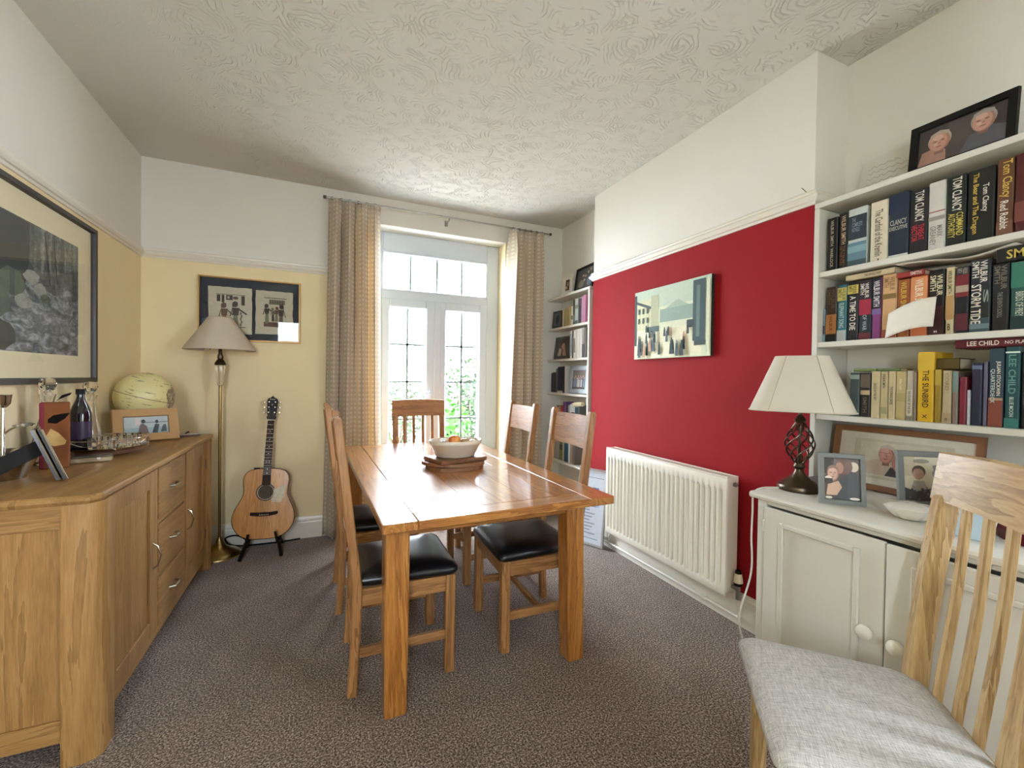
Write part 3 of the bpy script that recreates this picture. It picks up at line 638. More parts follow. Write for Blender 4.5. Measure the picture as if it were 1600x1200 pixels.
def curtain(label, x0t, x1t, x0b, x1b, folds, ph):
    t = T('curtain', label, 'curtain', ((x0t+x1t)/2, 3.78, .02), 0, 'long dotted curtains at the french doors')
    bm = BM(); n, mz = folds*14, 26; rows = []; ZT = 2.735
    uvl = bm.loops.layers.uv.new('UVMap')
    for j in range(mz+1):
        f = j/mz; z = .018+(ZT-.018)*f; g = max(0, (f-.93)/.07)        # pleat heading at the top
        row = []
        for i in range(n+1):
            s = i/n; spread = (1-f)
            xa = x0t*f+x0b*(1-f); xb = x1t*f+x1b*(1-f)
            wob = .012*math.sin(3.1*s*PI+ph+f*2.)*spread
            a = (.062-.03*g)*(1+.35*math.sin(5*s+ph))
            y = 3.775+a*math.sin(2*PI*folds*s+ph+.5*math.sin(2.2*f+ph)) + .012*math.sin(9*s+4*f)
            x = xa+(xb-xa)*s+wob+.010*math.cos(4*PI*folds*s+ph)
            if g > 0: y = y*(1-.35*g)+(3.775)*(.35*g)
            row.append(V(x, y, z))
        rows.append(row)
    vs = grid(bm, rows); bm.verts.index_update()
    idx = {v: (i, j) for j, r in enumerate(vs) for i, v in enumerate(r)}
    for fa in bm.faces:
        for lp in fa.loops: i, j = idx[lp.vert]; lp[uvl].uv = (i/n*1.1, rows[j][i].z)
    o = W('cloth', bm, CURT, t, angle=180, recalc=False)
    md = o.modifiers.new('thickness', 'SOLIDIFY'); md.thickness = .003
    for k in range(6):
        bm = BM(); xx = x0t+(x1t-x0t)*(k+.5)/6; tube(bm, [(xx+.011*math.cos(q*PI/4), 3.775+.004*math.sin(q), 2.742+.011*math.sin(q*PI/4)) for q in range(9)], .0022, 6, False); W('ring', bm, BRONZE, t)
    return t
curtain('left hand dotted tan curtain beside the guitar', .035, .43, .0, .47, 4, .4)
curtain('right hand dotted tan curtain beside the narrow bookshelves', 1.625, 1.995, 1.55, 2.02, 4, 1.9)
rod = T('curtain_rod', 'slim metal curtain rod above the french doors', 'curtain rod', (1.02, 3.78, 2.745))
bm = BM(); tube(bm, [(.02, 3.778, 2.742), (2.05, 3.778, 2.742)], .007, 10); W('pole', bm, STEEL, rod)
for x in (.012, 2.052):
    bm = BM(); lathe(bm, [(.0, -.014), (.012, -.01), (.014, 0), (.012, .01), (0, .014)], seg=14); bmesh.ops.translate(bm, vec=(x, 3.778, 2.742), verts=bm.verts); W('finial', bm, BRONZE, rod)
for x in (.075, 1.03, 1.985):
    bm = BM(); tube(bm, [(x, 3.884, 2.722), (x, 3.79, 2.722), (x, 3.778, 2.735)], .006, 8); lathe(bm, [(.02, 0), (.02, .006), (0, .006)], seg=14, c=(0, 0, 0)) if 0 else None; cbox(bm, (x, 3.884, 2.722), (.03, .006, .05), .002); W('bracket', bm, STEEL, rod)
# ------------------------------------------------------------------ pictures
def frame_bars(name, parent, x0, x1, z0, z1, wd, dp, mat, P, bev=.004):
    """four mitred bars; P maps (a, b, out) -> room point"""
    out = []
    for k in range(4):
        bm = BM()
        o = [(x0, z0), (x1, z0), (x1, z1), (x0, z1)]; i = [(x0+wd, z0+wd), (x1-wd, z0+wd), (x1-wd, z1-wd), (x0+wd, z1-wd)]
        a, b_, c, d = o[k], o[(k+1) % 4], i[(k+1) % 4], i[k]
        lo = [bm.verts.new(P(p[0], p[1], 0)) for p in (a, b_, c, d)]
        hi = [bm.verts.new(P(p[0]*(1-q)+r[0]*q, p[1]*(1-q)+r[1]*q, dp)) for p, r, q in ((a, d, .18), (b_, c, .18), (c, b_, .15), (d, a, .15))]
        bm.faces.new(lo); bm.faces.new(hi[::-1])
        for q in range(4): bm.faces.new([lo[q], lo[(q+1) % 4], hi[(q+1) % 4], hi[q]])
        W(name, bm, mat, parent)
def pond_mat():
    m, nt, b = newmat('woodland_pond_print'); tc = N(nt, 'ShaderNodeTexCoord'); sp = N(nt, 'ShaderNodeSeparateXYZ'); L(nt, tc.outputs['Object'], sp.inputs[0])
    mp = N(nt, 'ShaderNodeMapping'); mp.inputs['Scale'].default_value = (1, 26, 2.2); L(nt, tc.outputs['Object'], mp.inputs['Vector'])
    trunks = N(nt, 'ShaderNodeTexNoise', Scale=1., Detail=4., Distortion=.4); L(nt, mp.outputs[0], trunks.inputs['Vector'])
    leaf_ = N(nt, 'ShaderNodeTexNoise', Scale=38., Detail=6., Roughness=.7); L(nt, tc.outputs['Object'], leaf_.inputs['Vector'])
    mq = N(nt, 'ShaderNodeMapping'); mq.inputs['Scale'].default_value = (1, 9, 22); L(nt, tc.outputs['Object'], mq.inputs['Vector'])
    rip = N(nt, 'ShaderNodeTexNoise', Scale=1.4, Detail=5., Distortion=.9); L(nt, mq.outputs[0], rip.inputs['Vector'])
    top = ramp(nt, mth(nt, 'MULTIPLY', mth(nt, 'ADD', trunks.outputs['Fac'], leaf_.outputs['Fac']), .5), [(.36, lin('#1c211d')), (.5, lin('#4f564c')), (.64, lin('#8d9287'))])
    bot = ramp(nt, mth(nt, 'ADD', mth(nt, 'MULTIPLY', rip.outputs['Fac'], .7), mth(nt, 'MULTIPLY', leaf_.outputs['Fac'], .3)), [(.36, lin('#2b302f')), (.5, lin('#646a6d')), (.62, lin('#9fa3a6'))])
    big = N(nt, 'ShaderNodeTexNoise', Scale=5.5, Detail=2.); L(nt, tc.outputs['Object'], big.inputs['Vector'])
    edge = mth(nt, 'ADD', sp.outputs[2], mth(nt, 'MULTIPLY', big.outputs['Fac'], .25))
    k = mth(nt, 'MINIMUM', mth(nt, 'MAXIMUM', mth(nt, 'MULTIPLY', mth(nt, 'SUBTRACT', edge, .13), 9.), 0.), 1.)
    col = mixc(nt, k, bot, top)
    band = mth(nt, 'MULTIPLY', mth(nt, 'LESS_THAN', mth(nt, 'ABSOLUTE', mth(nt, 'SUBTRACT', edge, .19)), .05), .6)
    col = mixc(nt, band, col, lin('#23291f'))
    L(nt, col, b.inputs['Base Color']); b.inputs['Roughness'].default_value = .6; return m
MOUNT = plain('cream_mount_board', '#ddd3ae', .85, var=.03)
pic = T('framed_picture', 'large dark framed woodland pond photograph hanging above the sideboard', 'picture', (XL, 2.5, 1.69))
PY0, PY1, PZ0, PZ1 = 1.82, 3.165, 1.263, 2.115
Pl = lambda a, b_, o: V(XL+.004+o, a, b_)
frame_bars('frame_bar', pic, PY0, PY1, PZ0, PZ1, .03, .026, plain('dark_walnut_frame', '#2c2620', .45), Pl)
bm = BM(); b2(bm, XL+.004, XL+.008, PY0+.02, PY1-.02, PZ0+.02, PZ1-.02); W('mount', bm, MOUNT, pic)
bm = BM(); b2(bm, XL+.009, XL+.0105, 2.0, 2.995, 1.404, 1.972); pp = W('photo_print', bm, pond_mat(), pic)
ROCK = plain('print_mossy_rock', '#4b5445', .7, var=.5, scale=25); TRUNK = plain('print_dark_trunk', '#262b25', .7, var=.4, scale=30); PALE = plain('print_pale_rock', '#8d8f86', .7, var=.4, scale=30)
def blob(cy, cz, ry, rz_, n=14, seed=0):
    r = random.Random(seed); return [(cy+ry*(.85+.3*r.random())*math.cos(2*PI*k/n), cz+rz_*(.85+.3*r.random())*math.sin(2*PI*k/n)) for k in range(n)]
for i, (mt, poly) in enumerate(((TRUNK, [(2.36, 1.70), (2.47, 1.66), (2.55, 1.69), (2.58, 1.80), (2.585, 1.968), (2.45, 1.968), (2.36, 1.968)]), (PALE, blob(2.66, 1.69, .05, .03, seed=4)), (PALE, blob(2.60, 1.735, .06, .03, seed=14)), (ROCK, blob(2.70, 1.655, .04, .02, seed=15)), (ROCK, blob(2.46, 1.69, .09, .06, seed=2)), (ROCK, blob(2.36, 1.60, .10, .07, seed=3)), (PALE, blob(2.54, 1.62, .06, .03, seed=6)), (TRUNK, blob(2.40, 1.47, .09, .06, seed=9)), (TRUNK, [(2.73, 1.72), (2.745, 1.72), (2.70, 1.96), (2.69, 1.96)]), (TRUNK, [(2.79, 1.74), (2.80, 1.74), (2.775, 1.94), (2.765, 1.94)]))):
    bm = BM(); flat(bm, poly, (XL+.0108+i*.0002, 0, 0), (0, 1, 0), (0, 0, 1)); W('print_detail', bm, mt, pp)
bm = BM(); flat(bm, rect(PY0+.03, PZ0+.03, PY1-.03, PZ1-.03), (XL+.018, 0, 0), (0, 1, 0), (0, 0, 1)); W('glass_pane', bm, PANE, pic)
# papyrus pair
pap = T('framed_picture', 'gilt framed pair of papyrus figure panels on navy above the guitar', 'picture', (-.503, YB, 1.813))
Pb = lambda a, b_, o: V(a, YB-.004-o, b_)
frame_bars('frame_bar', pap, -.845, -.16, 1.573, 2.056, .014, .02, plain('gilt_frame', '#a27c46', .4, .6), Pb)
bm = BM(); b2(bm, -.835, -.17, YB-.007, YB-.003, 1.583, 2.046); W('mount', bm, plain('navy_mount', '#1b2232', .9), pap)
PAPY = plain('papyrus_sheet', '#b9b39b', .9, var=.14, scale=55)
FIG = '#3b3028'; FIG2 = '#5b4634'; FIG3 = '#6d6a52'; OCH = '#8c6a44'
def figure(x, z, h, c, c_2, flip=1, arm=.3, dress=True):
    q = lambda pts: [(x+flip*a*h, z+b_*h) for a, b_ in pts]
    s = [(c_2, q([(-.08, 0), (.1, 0), (.075, .3), (.06, .5), (-.06, .5), (-.07, .3)])), (c, q([(-.085, .48), (.085, .48), (.11, .74), (-.11, .74)])), (c, q([(.09, .73), (.10, .66), (arm, .5), (arm+.03, .54)])), (c, q([(-.10, .73), (-.11, .6), (-.15, .42), (-.18, .44)])),
         (c, q([(-.1, .76), (.02, .76), (.07, .82), (.06, .94), (-.04, .96), (-.1, .9)])), (c, q([(.05, 0), (.16, 0), (.12, .03), (.05, .04)]))]
    return s
pu, pv = (1, 0, 0), (0, 0, 1)
for x0, x1, z0, z1, fl in ((-.78, -.497, 1.63, 1.982, 0), (-.474, -.215, 1.64, 1.977, 1)):
    bm = BM(); r = random.Random(int(x0*-1000)); n = 9; pts = []
    for a, b_ in ((0, 0), (1, 0), (1, 1), (0, 1)):
        c, d = {(0, 0): (1, 0), (1, 0): (1, 1), (1, 1): (0, 1), (0, 1): (0, 0)}[a, b_]
        for k in range(n): f = k/n; pts.append((x0+(x1-x0)*(a+(c-a)*f)+r.uniform(-.003, .003), z0+(z1-z0)*(b_+(d-b_)*f)+r.uniform(-.003, .003)))
    prism(bm, pts, (0, YB-.0075, 0), pu, pv, .0012); sh = W('papyrus', bm, PAPY, pap)
    wd = x1-x0; X = lambda f: x0+wd*f; Z = lambda f: z0+(z1-z0)*f
    if not fl:
        s = [('#8a8672', rect(X(.19), Z(.14), X(.83), Z(.84)))] if 0 else []
        s += [(FIG, rect(X(.18), Z(.835), X(.84), Z(.845)))]
        for f0, f1, g0 in ((.19, .27, .68), (.3, .36, .66), (.4, .55, .72), (.75, .83, .62)): s.append((FIG, rect(X(f0), Z(g0), X(f1), Z(.825))))
        s.append((PAPYC := '#a8a288', rect(X(.43), Z(.75), X(.48), Z(.80))))
        s += figure(X(.36), Z(.1), .205, FIG2, OCH, 1, .26) + figure(X(.62), Z(.1), .22, FIG, FIG3, 1, .32) + [(FIG2, ell(X(.62), Z(.77), .018, .012))]
        s += [(FIG, rect(X(.24), Z(.135), X(.86), Z(.15)))]
        for k in range(5): s.append((FIG3, ell(X(.74+.02*(k % 2)), Z(.2+.06*k), .007, .012)))
    else:
        s = [(FIG, rect(X(.22), Z(.83), X(.82), Z(.845))), (FIG3, rect(X(.36), Z(.69), X(.78), Z(.80)))]
        for k in range(6): s.append((FIG, rect(X(.38+k*.065), Z(.70), X(.395+k*.065), Z(.79))))
        s += [(FIG2, rect(X(.22), Z(.17), X(.62), Z(.28)))] + figure(X(.30), Z(.24), .16, FIG, FIG3, 1, .3) + figure(X(.68), Z(.16), .19, FIG, FIG2, -1, .28) + figure(X(.46), Z(.3), .11, FIG3, FIG, 1, .2) + figure(X(.56), Z(.3), .12, FIG2, FIG3, -1, .2)
    o = print_obj('painted_figures', None, (0, YB-.0089, 0), pu, pv, s, (0, -1, 0), .9)
    bm2 = BM(); bm2.from_mesh(o.data); mats = list(o.data.materials); bpy.data.objects.remove(o); W('painted_figures', bm2, mats, sh, recalc=False)
bm = BM(); flat(bm, rect(-.832, 1.587, -.173, 2.042), (0, YB-.016, 0), pu, pv); W('glass_pane', bm, PANE, pap)
# canvas on the crimson wall: a plain generic street of blocks and small dark strokes
cv = T('canvas_picture', 'unframed pale green street scene canvas on the crimson wall', 'picture', (XR, 2.17, 1.71))
KY0, KY1, KZ0, KZ1 = 1.845, 2.515, 1.468, 1.945
bm = BM(); b2(bm, XR-.026, XR-.001, KY0, KY1, KZ0, KZ1, .002); W('canvas', bm, plain('canvas_edge', '#20211d', .8), cv)
r = random.Random(5); s = []
cx = lambda f: KY1-(KY1-KY0)*f; cz = lambda f: KZ0+(KZ1-KZ0)*f
R_ = lambda a, b_, c, d: rect(cx(a), cz(b_), cx(c), cz(d))
s.append(('#cfd3b6', R_(0, 0, 1, 1))); s.append(('#b5c4b0', R_(0, .72, 1, 1))); s.append(('#dcd9bb', R_(.05, .02, .9, .42)))
s += [('#c3c49f', R_(.03, .42, .27, .86)), ('#39504c', [(cx(.03), cz(.86)), (cx(.27), cz(.74)), (cx(.27), cz(.70)), (cx(.03), cz(.82))]), ('#a9ab8c', R_(.25, .42, .36, .9)), ('#2c3f3f', R_(0, .2, .035, .95)), ('#48605b', R_(.2, .38, .37, .46)), ('#879a8c', R_(.38, .5, .8, .68)), ('#9dac9b', [(cx(.45), cz(.68)), (cx(.75), cz(.68)), (cx(.62), cz(.78))]), ('#35494a', R_(.8, .2, .94, .97)), ('#587069', R_(.84, .25, .88, .9)), ('#c9cdb4', R_(.95, .05, .99, .95)), ('#2a3b3c', R_(.73, .38, .82, .48)), ('#31403d', R_(.82, .14, .95, .2))]
for k in range(3):
    for j in range(2): s.append(('#2f4441', R_(.06+.065*k, .52+.14*j, .085+.065*k, .6+.14*j)))
for k in range(30):
    f = r.uniform(.06, .8); g = r.choice((.02, .05, .1, .18, .22, .3, .38)); h_ = .22-.35*g+r.uniform(-.02, .02); c = r.choice(('#22302f', '#2f3f44', '#3d5157', '#22302f', '#b98a6a'))
    s.append((c, [(cx(f-.022*(1-g)), cz(g)), (cx(f+.022*(1-g)), cz(g)), (cx(f+.012), cz(g+h_*.8)), (cx(f-.012), cz(g+h_*.8))])); s.append((c, [(cx(f)+a, cz(g+h_*.88)+b_) for a, b_ in ell(0, 0, .006, .009, 8)]))
o = print_obj('painted_face', None, (XR-.0264, 0, 0), (0, 1, 0), (0, 0, 1), s, (-1, 0, 0), .7)
bm2 = BM(); bm2.from_mesh(o.data); mats = list(o.data.materials); bpy.data.objects.remove(o); W('painted_face', bm2, mats, cv, recalc=False)
# brass hook on the rail
bm = BM(); tube(bm, [(XR-.002+.001*0-.014*math.sin(q), 1.34+.010*math.cos(q*1.2), 2.232+.012*math.sin(q*1.2+1.2)) for q in [k*.5 for k in range(8)]], .0018, 6); tag(obj('picture_hook', bm, BRONZE), 'tiny metal picture hook on the rail above the crimson wall', 'hook')
# ------------------------------------------------------------------ floor lamp
fl_ = T('floor_lamp', 'brass floor lamp with fabric cone shade beside the sideboard', 'lamp', (-.672, 3.715, 0))
bm = BM(); lathe(bm, [(.135, 0), (.142, .006), (.14, .014), (.125, .02), (.12, .03), (.10, .038), (.07, .052), (.045, .07), (.026, .10), (.018, .125), (.013, .135)]); obj('base', bm, BRASS, fl_, angle=50)
bm = BM(); tube(bm, [(0, 0, .12), (0, 0, 1.24)], .0095, 12); obj('pole', bm, BRASS, fl_)
bm = BM(); lathe(bm, [(.012, 1.235), (.018, 1.245), (.02, 1.27), (.026, 1.32), (.031, 1.37), (.029, 1.385)]); obj('glass_column', bm, cutglass('ribbed_lamp_glass', (.9, .88, .82, 1), .15), fl_)
bm = BM(); lathe(bm, [(.034, 1.385), (.037, 1.395), (.03, 1.41), (.016, 1.43), (.02, 1.445), (.012, 1.47), (.008, 1.56), (0, 1.56)]); obj('collar', bm, BRONZE, fl_)
def shade_mat(name, c):
    m, nt, b = newmat(name); tc = N(nt, 'ShaderNodeTexCoord'); no = N(nt, 'ShaderNodeTexNoise', Scale=260., Detail=2.); L(nt, tc.outputs['Object'], no.inputs['Vector'])
    a = lin(c); L(nt, mixc(nt, no.outputs['Fac'], tuple(x*.88 for x in a[:3])+(1,), a), b.inputs['Base Color']); b.inputs['Roughness'].default_value = .8
    tr = N(nt, 'ShaderNodeBsdfTranslucent', Color=a); mx = N(nt, 'ShaderNodeMixShader', Fac=.3); L(nt, b.outputs[0], mx.inputs[1]); L(nt, tr.outputs[0], mx.inputs[2]); L(nt, mx.outputs[0], nt.nodes['Material Output'].inputs[0])
    bump(nt, b, no.outputs['Fac'], .15, .001); return m
bm = BM(); lathe(bm, [(.222, 1.492), (.222, 1.50), (.078, 1.725), (.076, 1.727)], seg=48, caps=(False, False)); sh = obj('shade', bm, shade_mat('beige_shade_linen', '#ddd2bd'), fl_, angle=180); md = sh.modifiers.new('t', 'SOLIDIFY'); md.thickness = .002
bm = BM()
for k in range(3): a = k*2*PI/3; tube(bm, [(0, 0, 1.56), (.219*math.cos(a), .219*math.sin(a), 1.497)], .002, 5)
obj('shade_carrier', bm, BRONZE, fl_)
# ------------------------------------------------------------------ acoustic guitar and stand
gt = T('acoustic_guitar', 'natural spruce acoustic guitar propped on its stand against the cream wall', 'guitar', (-.392, 3.63, .115)); gt.rotation_euler = (math.radians(-9.5), math.radians(2.2), math.radians(-3))
SPR = wood('spruce_soundboard', '#c98f50', '#b37838', 'z', rough=.16, coat=.7, ring=14., c3='#d59d60')
half = [(.0, .0), (.09, .006), (.155, .04), (.193, .095), (.203, .15), (.192, .21), (.163, .27), (.146, .315), (.144, .36), (.15, .41), (.145, .455), (.118, .49), (.07, .505), (0, .508)]
ctrl = [(x, z, 0) for x, z in half] + [(-x, z, 0) for x, z in half[-2:0:-1]]
out = [(p.x, p.y) for p in spline(ctrl, 5)]
bm = BM(); prism(bm, out, (0, .0, 0), (1, 0, 0), (0, 0, 1), .004); gb = obj('soundboard', bm, SPR, gt)
bm = BM(); a = [[V(x, y, z) for x, z in out] for y in (.0005, .10)]; vs = grid(bm, a, closed=True); bm.faces.new(vs[1]); obj('body_sides', bm, wood('mahogany_sides', '#7a4526', '#5a2f18', 'z', rough=.3), gt, angle=50)
bm = BM(); tube(bm, [(x*1.002, -.0045, .0+z) for x, z in out]+[(out[0][0], -.0045, out[0][1])], .0022, 5, False); obj('binding', bm, BLACK, gb)
hc = (0, .335)
for nm, r0, r1, mt, dy in (('rosette', .052, .064, plain('rosette_inlay', '#3a2a1c', .5, var=.4, scale=200), -.0047), ('rosette_ring', .0525, .055, plain('pale_inlay', '#d8cdb4', .5), -.0049), ):
    bm = BM(); grid(bm, [[V(hc[0]+r_*math.cos(2*PI*k/40), dy, hc[1]+r_*math.sin(2*PI*k/40)) for k in range(40)] for r_ in (r0, r1)], closed=True); obj(nm, bm, mt, gb, recalc=False)
bm = BM(); flat(bm, ell(hc[0], hc[1], .051, .051, 40), (0, -.0046, 0), (1, 0, 0), (0, 0, 1)); obj('sound_hole', bm, plain('dark_guitar_interior', '#4d4637', .8, var=.3, scale=60), gb, recalc=False)
bm = BM(); flat(bm, [(.055, .36), (.125, .385), (.128, .30), (.10, .255), (.045, .262), (.04, .285), (.057, .32)], (0, -.0048, 0), (1, 0, 0), (0, 0, 1)); obj('pickguard', bm, plain('printed_pickguard', '#c2b9a4', .12, var=.35, scale=45, coat=.6), gb, recalc=False)
bm = BM(); prism(bm, [(-.092, .175), (-.085, .168), (-.03, .162), (.03, .162), (.085, .172), (.092, .18), (.088, .196), (.04, .19), (-.04, .19), (-.088, .193)], (0, -.0045, 0), (1, 0, 0), (0, 0, 1), .008); br = obj('bridge', bm, plain('rosewood', '#2e1a12', .7, var=.2, spec=.2), gt)
for k in range(6): bm = BM(); lathe(bm, [(.003, 0), (.003, .003), (0, .0045)], seg=8); bmesh.ops.rotate(bm, matrix=Matrix.Rotation(PI/2, 3, 'X'), verts=bm.verts); bmesh.ops.translate(bm, vec=(-.028+.0112*k, -.0125, .172), verts=bm.verts); obj('bridge_pin', bm, MATS['ivory_plastic'], br)
bm = BM(); vs = grid(bm, [[V(s*hw, y, z) for s, y in ((-1, -.006), (1, -.006), (.9, .012), (-.9, .012))] for hw, z in ((.028, .388), (.0225, .872))], closed=True, smooth=False); bm.faces.new(vs[0]); bm.faces.new(vs[1]); nk = obj('neck', bm, MATS['mahogany_sides'], gt)
bm = BM(); vs = grid(bm, [[V(s*hw, y, z) for s, y in ((-1, -.0125), (1, -.0125), (1, -.0055), (-1, -.0055))] for hw, z in ((.0285, .385), (.0225, .872))], closed=True, smooth=False); bm.faces.new(vs[0]); bm.faces.new(vs[1]); fb = obj('fretboard', bm, MATS['rosewood'], gt)
zn, sc_ = .872, .648
for k in range(1, 18):
    z = zn-sc_*(1-2**(-k/12)); hw = .0225+.006*(zn-z)/.487; bm = BM(); b2(bm, -hw, hw, -.0138, -.012, z-.0009, z+.0009); obj('fret', bm, STEEL, fb)
    if k in (3, 5, 7, 9, 15, 17, 12):
        zz = zn-sc_*(1-2**(-(k-.5)/12))
        for x in ((-.009, .009) if k == 12 else (0,)): bm = BM(); flat(bm, ell(x, zz, .0028, .0028, 10), (0, -.0129, 0), (1, 0, 0), (0, 0, 1)); obj('fret_dot', bm, MATS['ivory_plastic'], fb, recalc=False)
bm = BM(); hp = [(-.024, 0), (.024, 0), (.032, .02), (.027, .035), (.032, .06), (.037, .15), (.03, .165), (.01, .175), (0, .187), (-.01, .175), (-.03, .165), (-.037, .15), (-.032, .06), (-.027, .035), (-.032, .02)]
prism(bm, [(x, z+.872) for x, z in hp], (0, .012, 0), (1, 0, 0), (0, 0, 1), .02); hd = obj('headstock', bm, plain('black_gloss_lacquer', '#0d0b0a', .45, spec=.25), gt)
bm = BM(); text_bm(bm, 'Ibanez', (0, -.0087, 1.032), (1, 0, 0), (0, 0, 1), .036, .009); text_bm(bm, 'V', (0, -.0087, .99), (1, 0, 0), (0, 0, 1), .01, .012); obj('headstock_lettering', bm, MATS['pale_inlay'], hd, recalc=False)
bm = BM(); b2(bm, -.0235, .0235, -.0145, .0, .869, .875, .001); obj('nut', bm, MATS['ivory_plastic'], gt)
for s_ in (-1, 1):
    for k in range(3):
        z = .93+.04*k; bm = BM(); tube(bm, [(s_*.03, .004, z), (s_*.045, .004, z)], .0025, 6); cbox(bm, (s_*.052, .004, z), (.012, .008, .016), .003); obj('tuning_peg', bm, CHROME, hd)
        bm = BM(); tube(bm, [(s_*.021, -.008, z), (s_*.021, -.017, z)], .0045, 8); obj('string_post', bm, CHROME, hd)
for k in range(6):
    f = (k-2.5)/2.5; s_ = -1 if k < 3 else 1; zt = (.93+.04*(k if k < 3 else 5-k)); bm = BM(); tube(bm, [(f*.028, -.0135, .176), (f*.018, -.0148, .873), (s_*.021, -.014, zt)], .0006, 4); obj('string', bm, STEEL, gt)
bm = BM(); b2(bm, -.095, -.055, .03, .06, .502, .514, .003); b2(bm, -.05, -.035, .03, .06, .502, .512, .003); obj('preamp', bm, BLACK, gt)
gs = T('guitar_stand', 'folding black metal guitar stand under the acoustic guitar', 'stand', (-.39, 3.66, 0))
for s_ in (-1, 1):
    bm = BM(); tube(bm, [(s_*.13, -.13, .012), (s_*.105, -.02, .085), (s_*.085, .03, .13)], .013, 8); obj('leg', bm, BLACK, gs)
    bm = BM(); tube(bm, [(s_*.115, -.0, .085), (s_*.11, -.05, .088), (s_*.10, -.085, .10), (s_*.085, -.085, .175)], .009, 8); obj('cradle_arm', bm, BLACK, gs)
    bm = BM(); tube(bm, [(s_*.085, .03, .13), (s_*.12, .14, .012)], .011, 8); obj('rear_leg', bm, BLACK, gs)
bm = BM(); tube(bm, [(-.12, .03, .105), (.12, .03, .105)], .010, 8); obj('cross_bar', bm, BLACK, gs)
bm = BM(); tube(bm, spline([(-.50, 3.80, .055), (-.58, 3.82, .10), (-.66, 3.86, .075), (-.62, 3.855, .02), (-.5, 3.84, .008), (-.3, 3.83, .008), (-.15, 3.85, .008)], 8, False), .006, 7); tag(obj('cable', bm, BLACK), 'black cable looping on the floor behind the guitar stand', 'cable')
# ------------------------------------------------------------------ on the dining table
BW = {k: wood(k, a, b_, 'x', rough=.5) for k, a, b_ in (('board_dark', '#7d5434', '#5c3a22'), ('board_mid', '#8f6340', '#6d4729'))}
bm = BM(); prism(bm, [(p.x, p.y) for p in spline([(.17, 0, 0), (.13, .115, 0), (0, .15, 0), (-.13, .115, 0), (-.17, 0, 0), (-.13, -.115, 0), (0, -.15, 0), (.13, -.115, 0)], 5)], (.733, 2.508, TZ+.0005), (1, 0, 0), (0, 1, 0), .02); tag(obj('serving_board', bm, BW['board_dark']), 'oval wooden board at the bottom of the stack under the bowl', 'board')
bm = BM(); prism(bm, [(p.x, p.y) for p in spline([(.17, -.02, 0), (.15, .10, 0), (0, .12, 0), (-.17, .10, 0), (-.18, -.02, 0), (-.05, -.13, 0), (.12, -.12, 0)], 5)], (.738, 2.508, TZ+.0215), (1, 0, 0), (0, 1, 0), .018); tag(obj('serving_board', bm, BW['board_mid']), 'round edged wooden board in the middle of the stack under the bowl', 'board')
bm = BM(); cbox(bm, (.738, 2.508, TZ+.052), (.31, .22, .022), .004, Matrix.Rotation(.25, 3, 'Z')); tag(obj('serving_board', bm, BW['board_dark']), 'square wooden board directly under the white fruit bowl', 'board')
BZ = TZ+.0635
CER = plain('cream_glazed_pottery', '#d6cdbb', .25, var=.04, coat=.3)
fbw = T('fruit_bowl', 'cream oval pottery bowl of fruit on the stacked boards', 'bowl', (.738, 2.508, BZ))
bm = BM(); lathe(bm, [(0, .0), (.09, 0), (.105, .006), (.135, .075), (.139, .077), (.142, .083), (.142, .097), (.137, .101), (.131, .098), (.126, .08), (.10, .02), (.085, .012), (0, .012)], seg=48, sx=1.12, sy=.85); obj('body', bm, CER, fbw, angle=50)
def peach_mat(name, a, b_):
    m, nt, b = newmat(name); tc = N(nt, 'ShaderNodeTexCoord'); no = N(nt, 'ShaderNodeTexNoise', Scale=14., Detail=3.); L(nt, tc.outputs['Object'], no.inputs['Vector']); L(nt, ramp(nt, no.outputs['Fac'], [(.38, lin(a)), (.62, lin(b_))]), b.inputs['Base Color']); b.inputs['Roughness'].default_value = .45; return m
def fruit(name, label, cat, loc, r, mat, sz=1., grp='fruit in the cream bowl'):
    t = T(name, label, cat, loc, 0, grp); bm = BM(); n = 16
    rows = []
    for j in range(n+1):
        a = -PI/2+PI*j/n; rr = r*math.cos(a); zz = r*sz*math.sin(a); dip = -.18*r*math.exp(-((j-n)/1.6)**2)
        rows.append([V(max(rr, 1e-4)*math.cos(2*PI*k/20)*(1-.05*math.exp(-((k)/1.5)**2)), max(rr, 1e-4)*math.sin(2*PI*k/20), zz+dip) for k in range(20)])
    vs = grid(bm, rows, closed=True); obj('flesh', bm, mat, t, angle=180)
    bm = BM(); tube(bm, [(0, 0, r*sz*.78), (.002, .002, r*sz*1.05)], .0016, 5); obj('stalk', bm, BARK, t)
PEACH = peach_mat('peach_skin', '#b3331f', '#dd9440'); ONION = peach_mat('pale_fruit_skin', '#c9b88e', '#e0d6bc'); PLUM = peach_mat('plum_skin', '#3a1a26', '#5c2a34'); KIWI = peach_mat('brown_fruit_skin', '#9a7a4d', '#b8966a')
fruit('peach', 'red and yellow peach on top of the bowl', 'fruit', (.725, 2.488, BZ+.098), .036, PEACH, .95)
for i, (nm, lb, x, y, z, r, mt) in enumerate((('pale_fruit', 'pale round fruit behind the peach', .70, 2.635, .075, .03, ONION), ('plum', 'dark plum at the left of the bowl', .683, 2.585, .073, .028, PLUM), ('brown_fruit', 'brown skinned fruit right of the peach', .822, 2.60, .078, .03, KIWI), ('pale_fruit', 'pale fruit at the right of the bowl', .868, 2.585, .074, .027, ONION), ('plum', 'dark plum between the peach and the brown fruit', .79, 2.545, .066, .026, PLUM), ('pale_fruit', 'pale fruit at the rear of the bowl', .77, 2.66, .07, .03, ONION))):
    fruit(nm, lb, 'fruit', (x-.027, y-.092, BZ+z), r, mt)
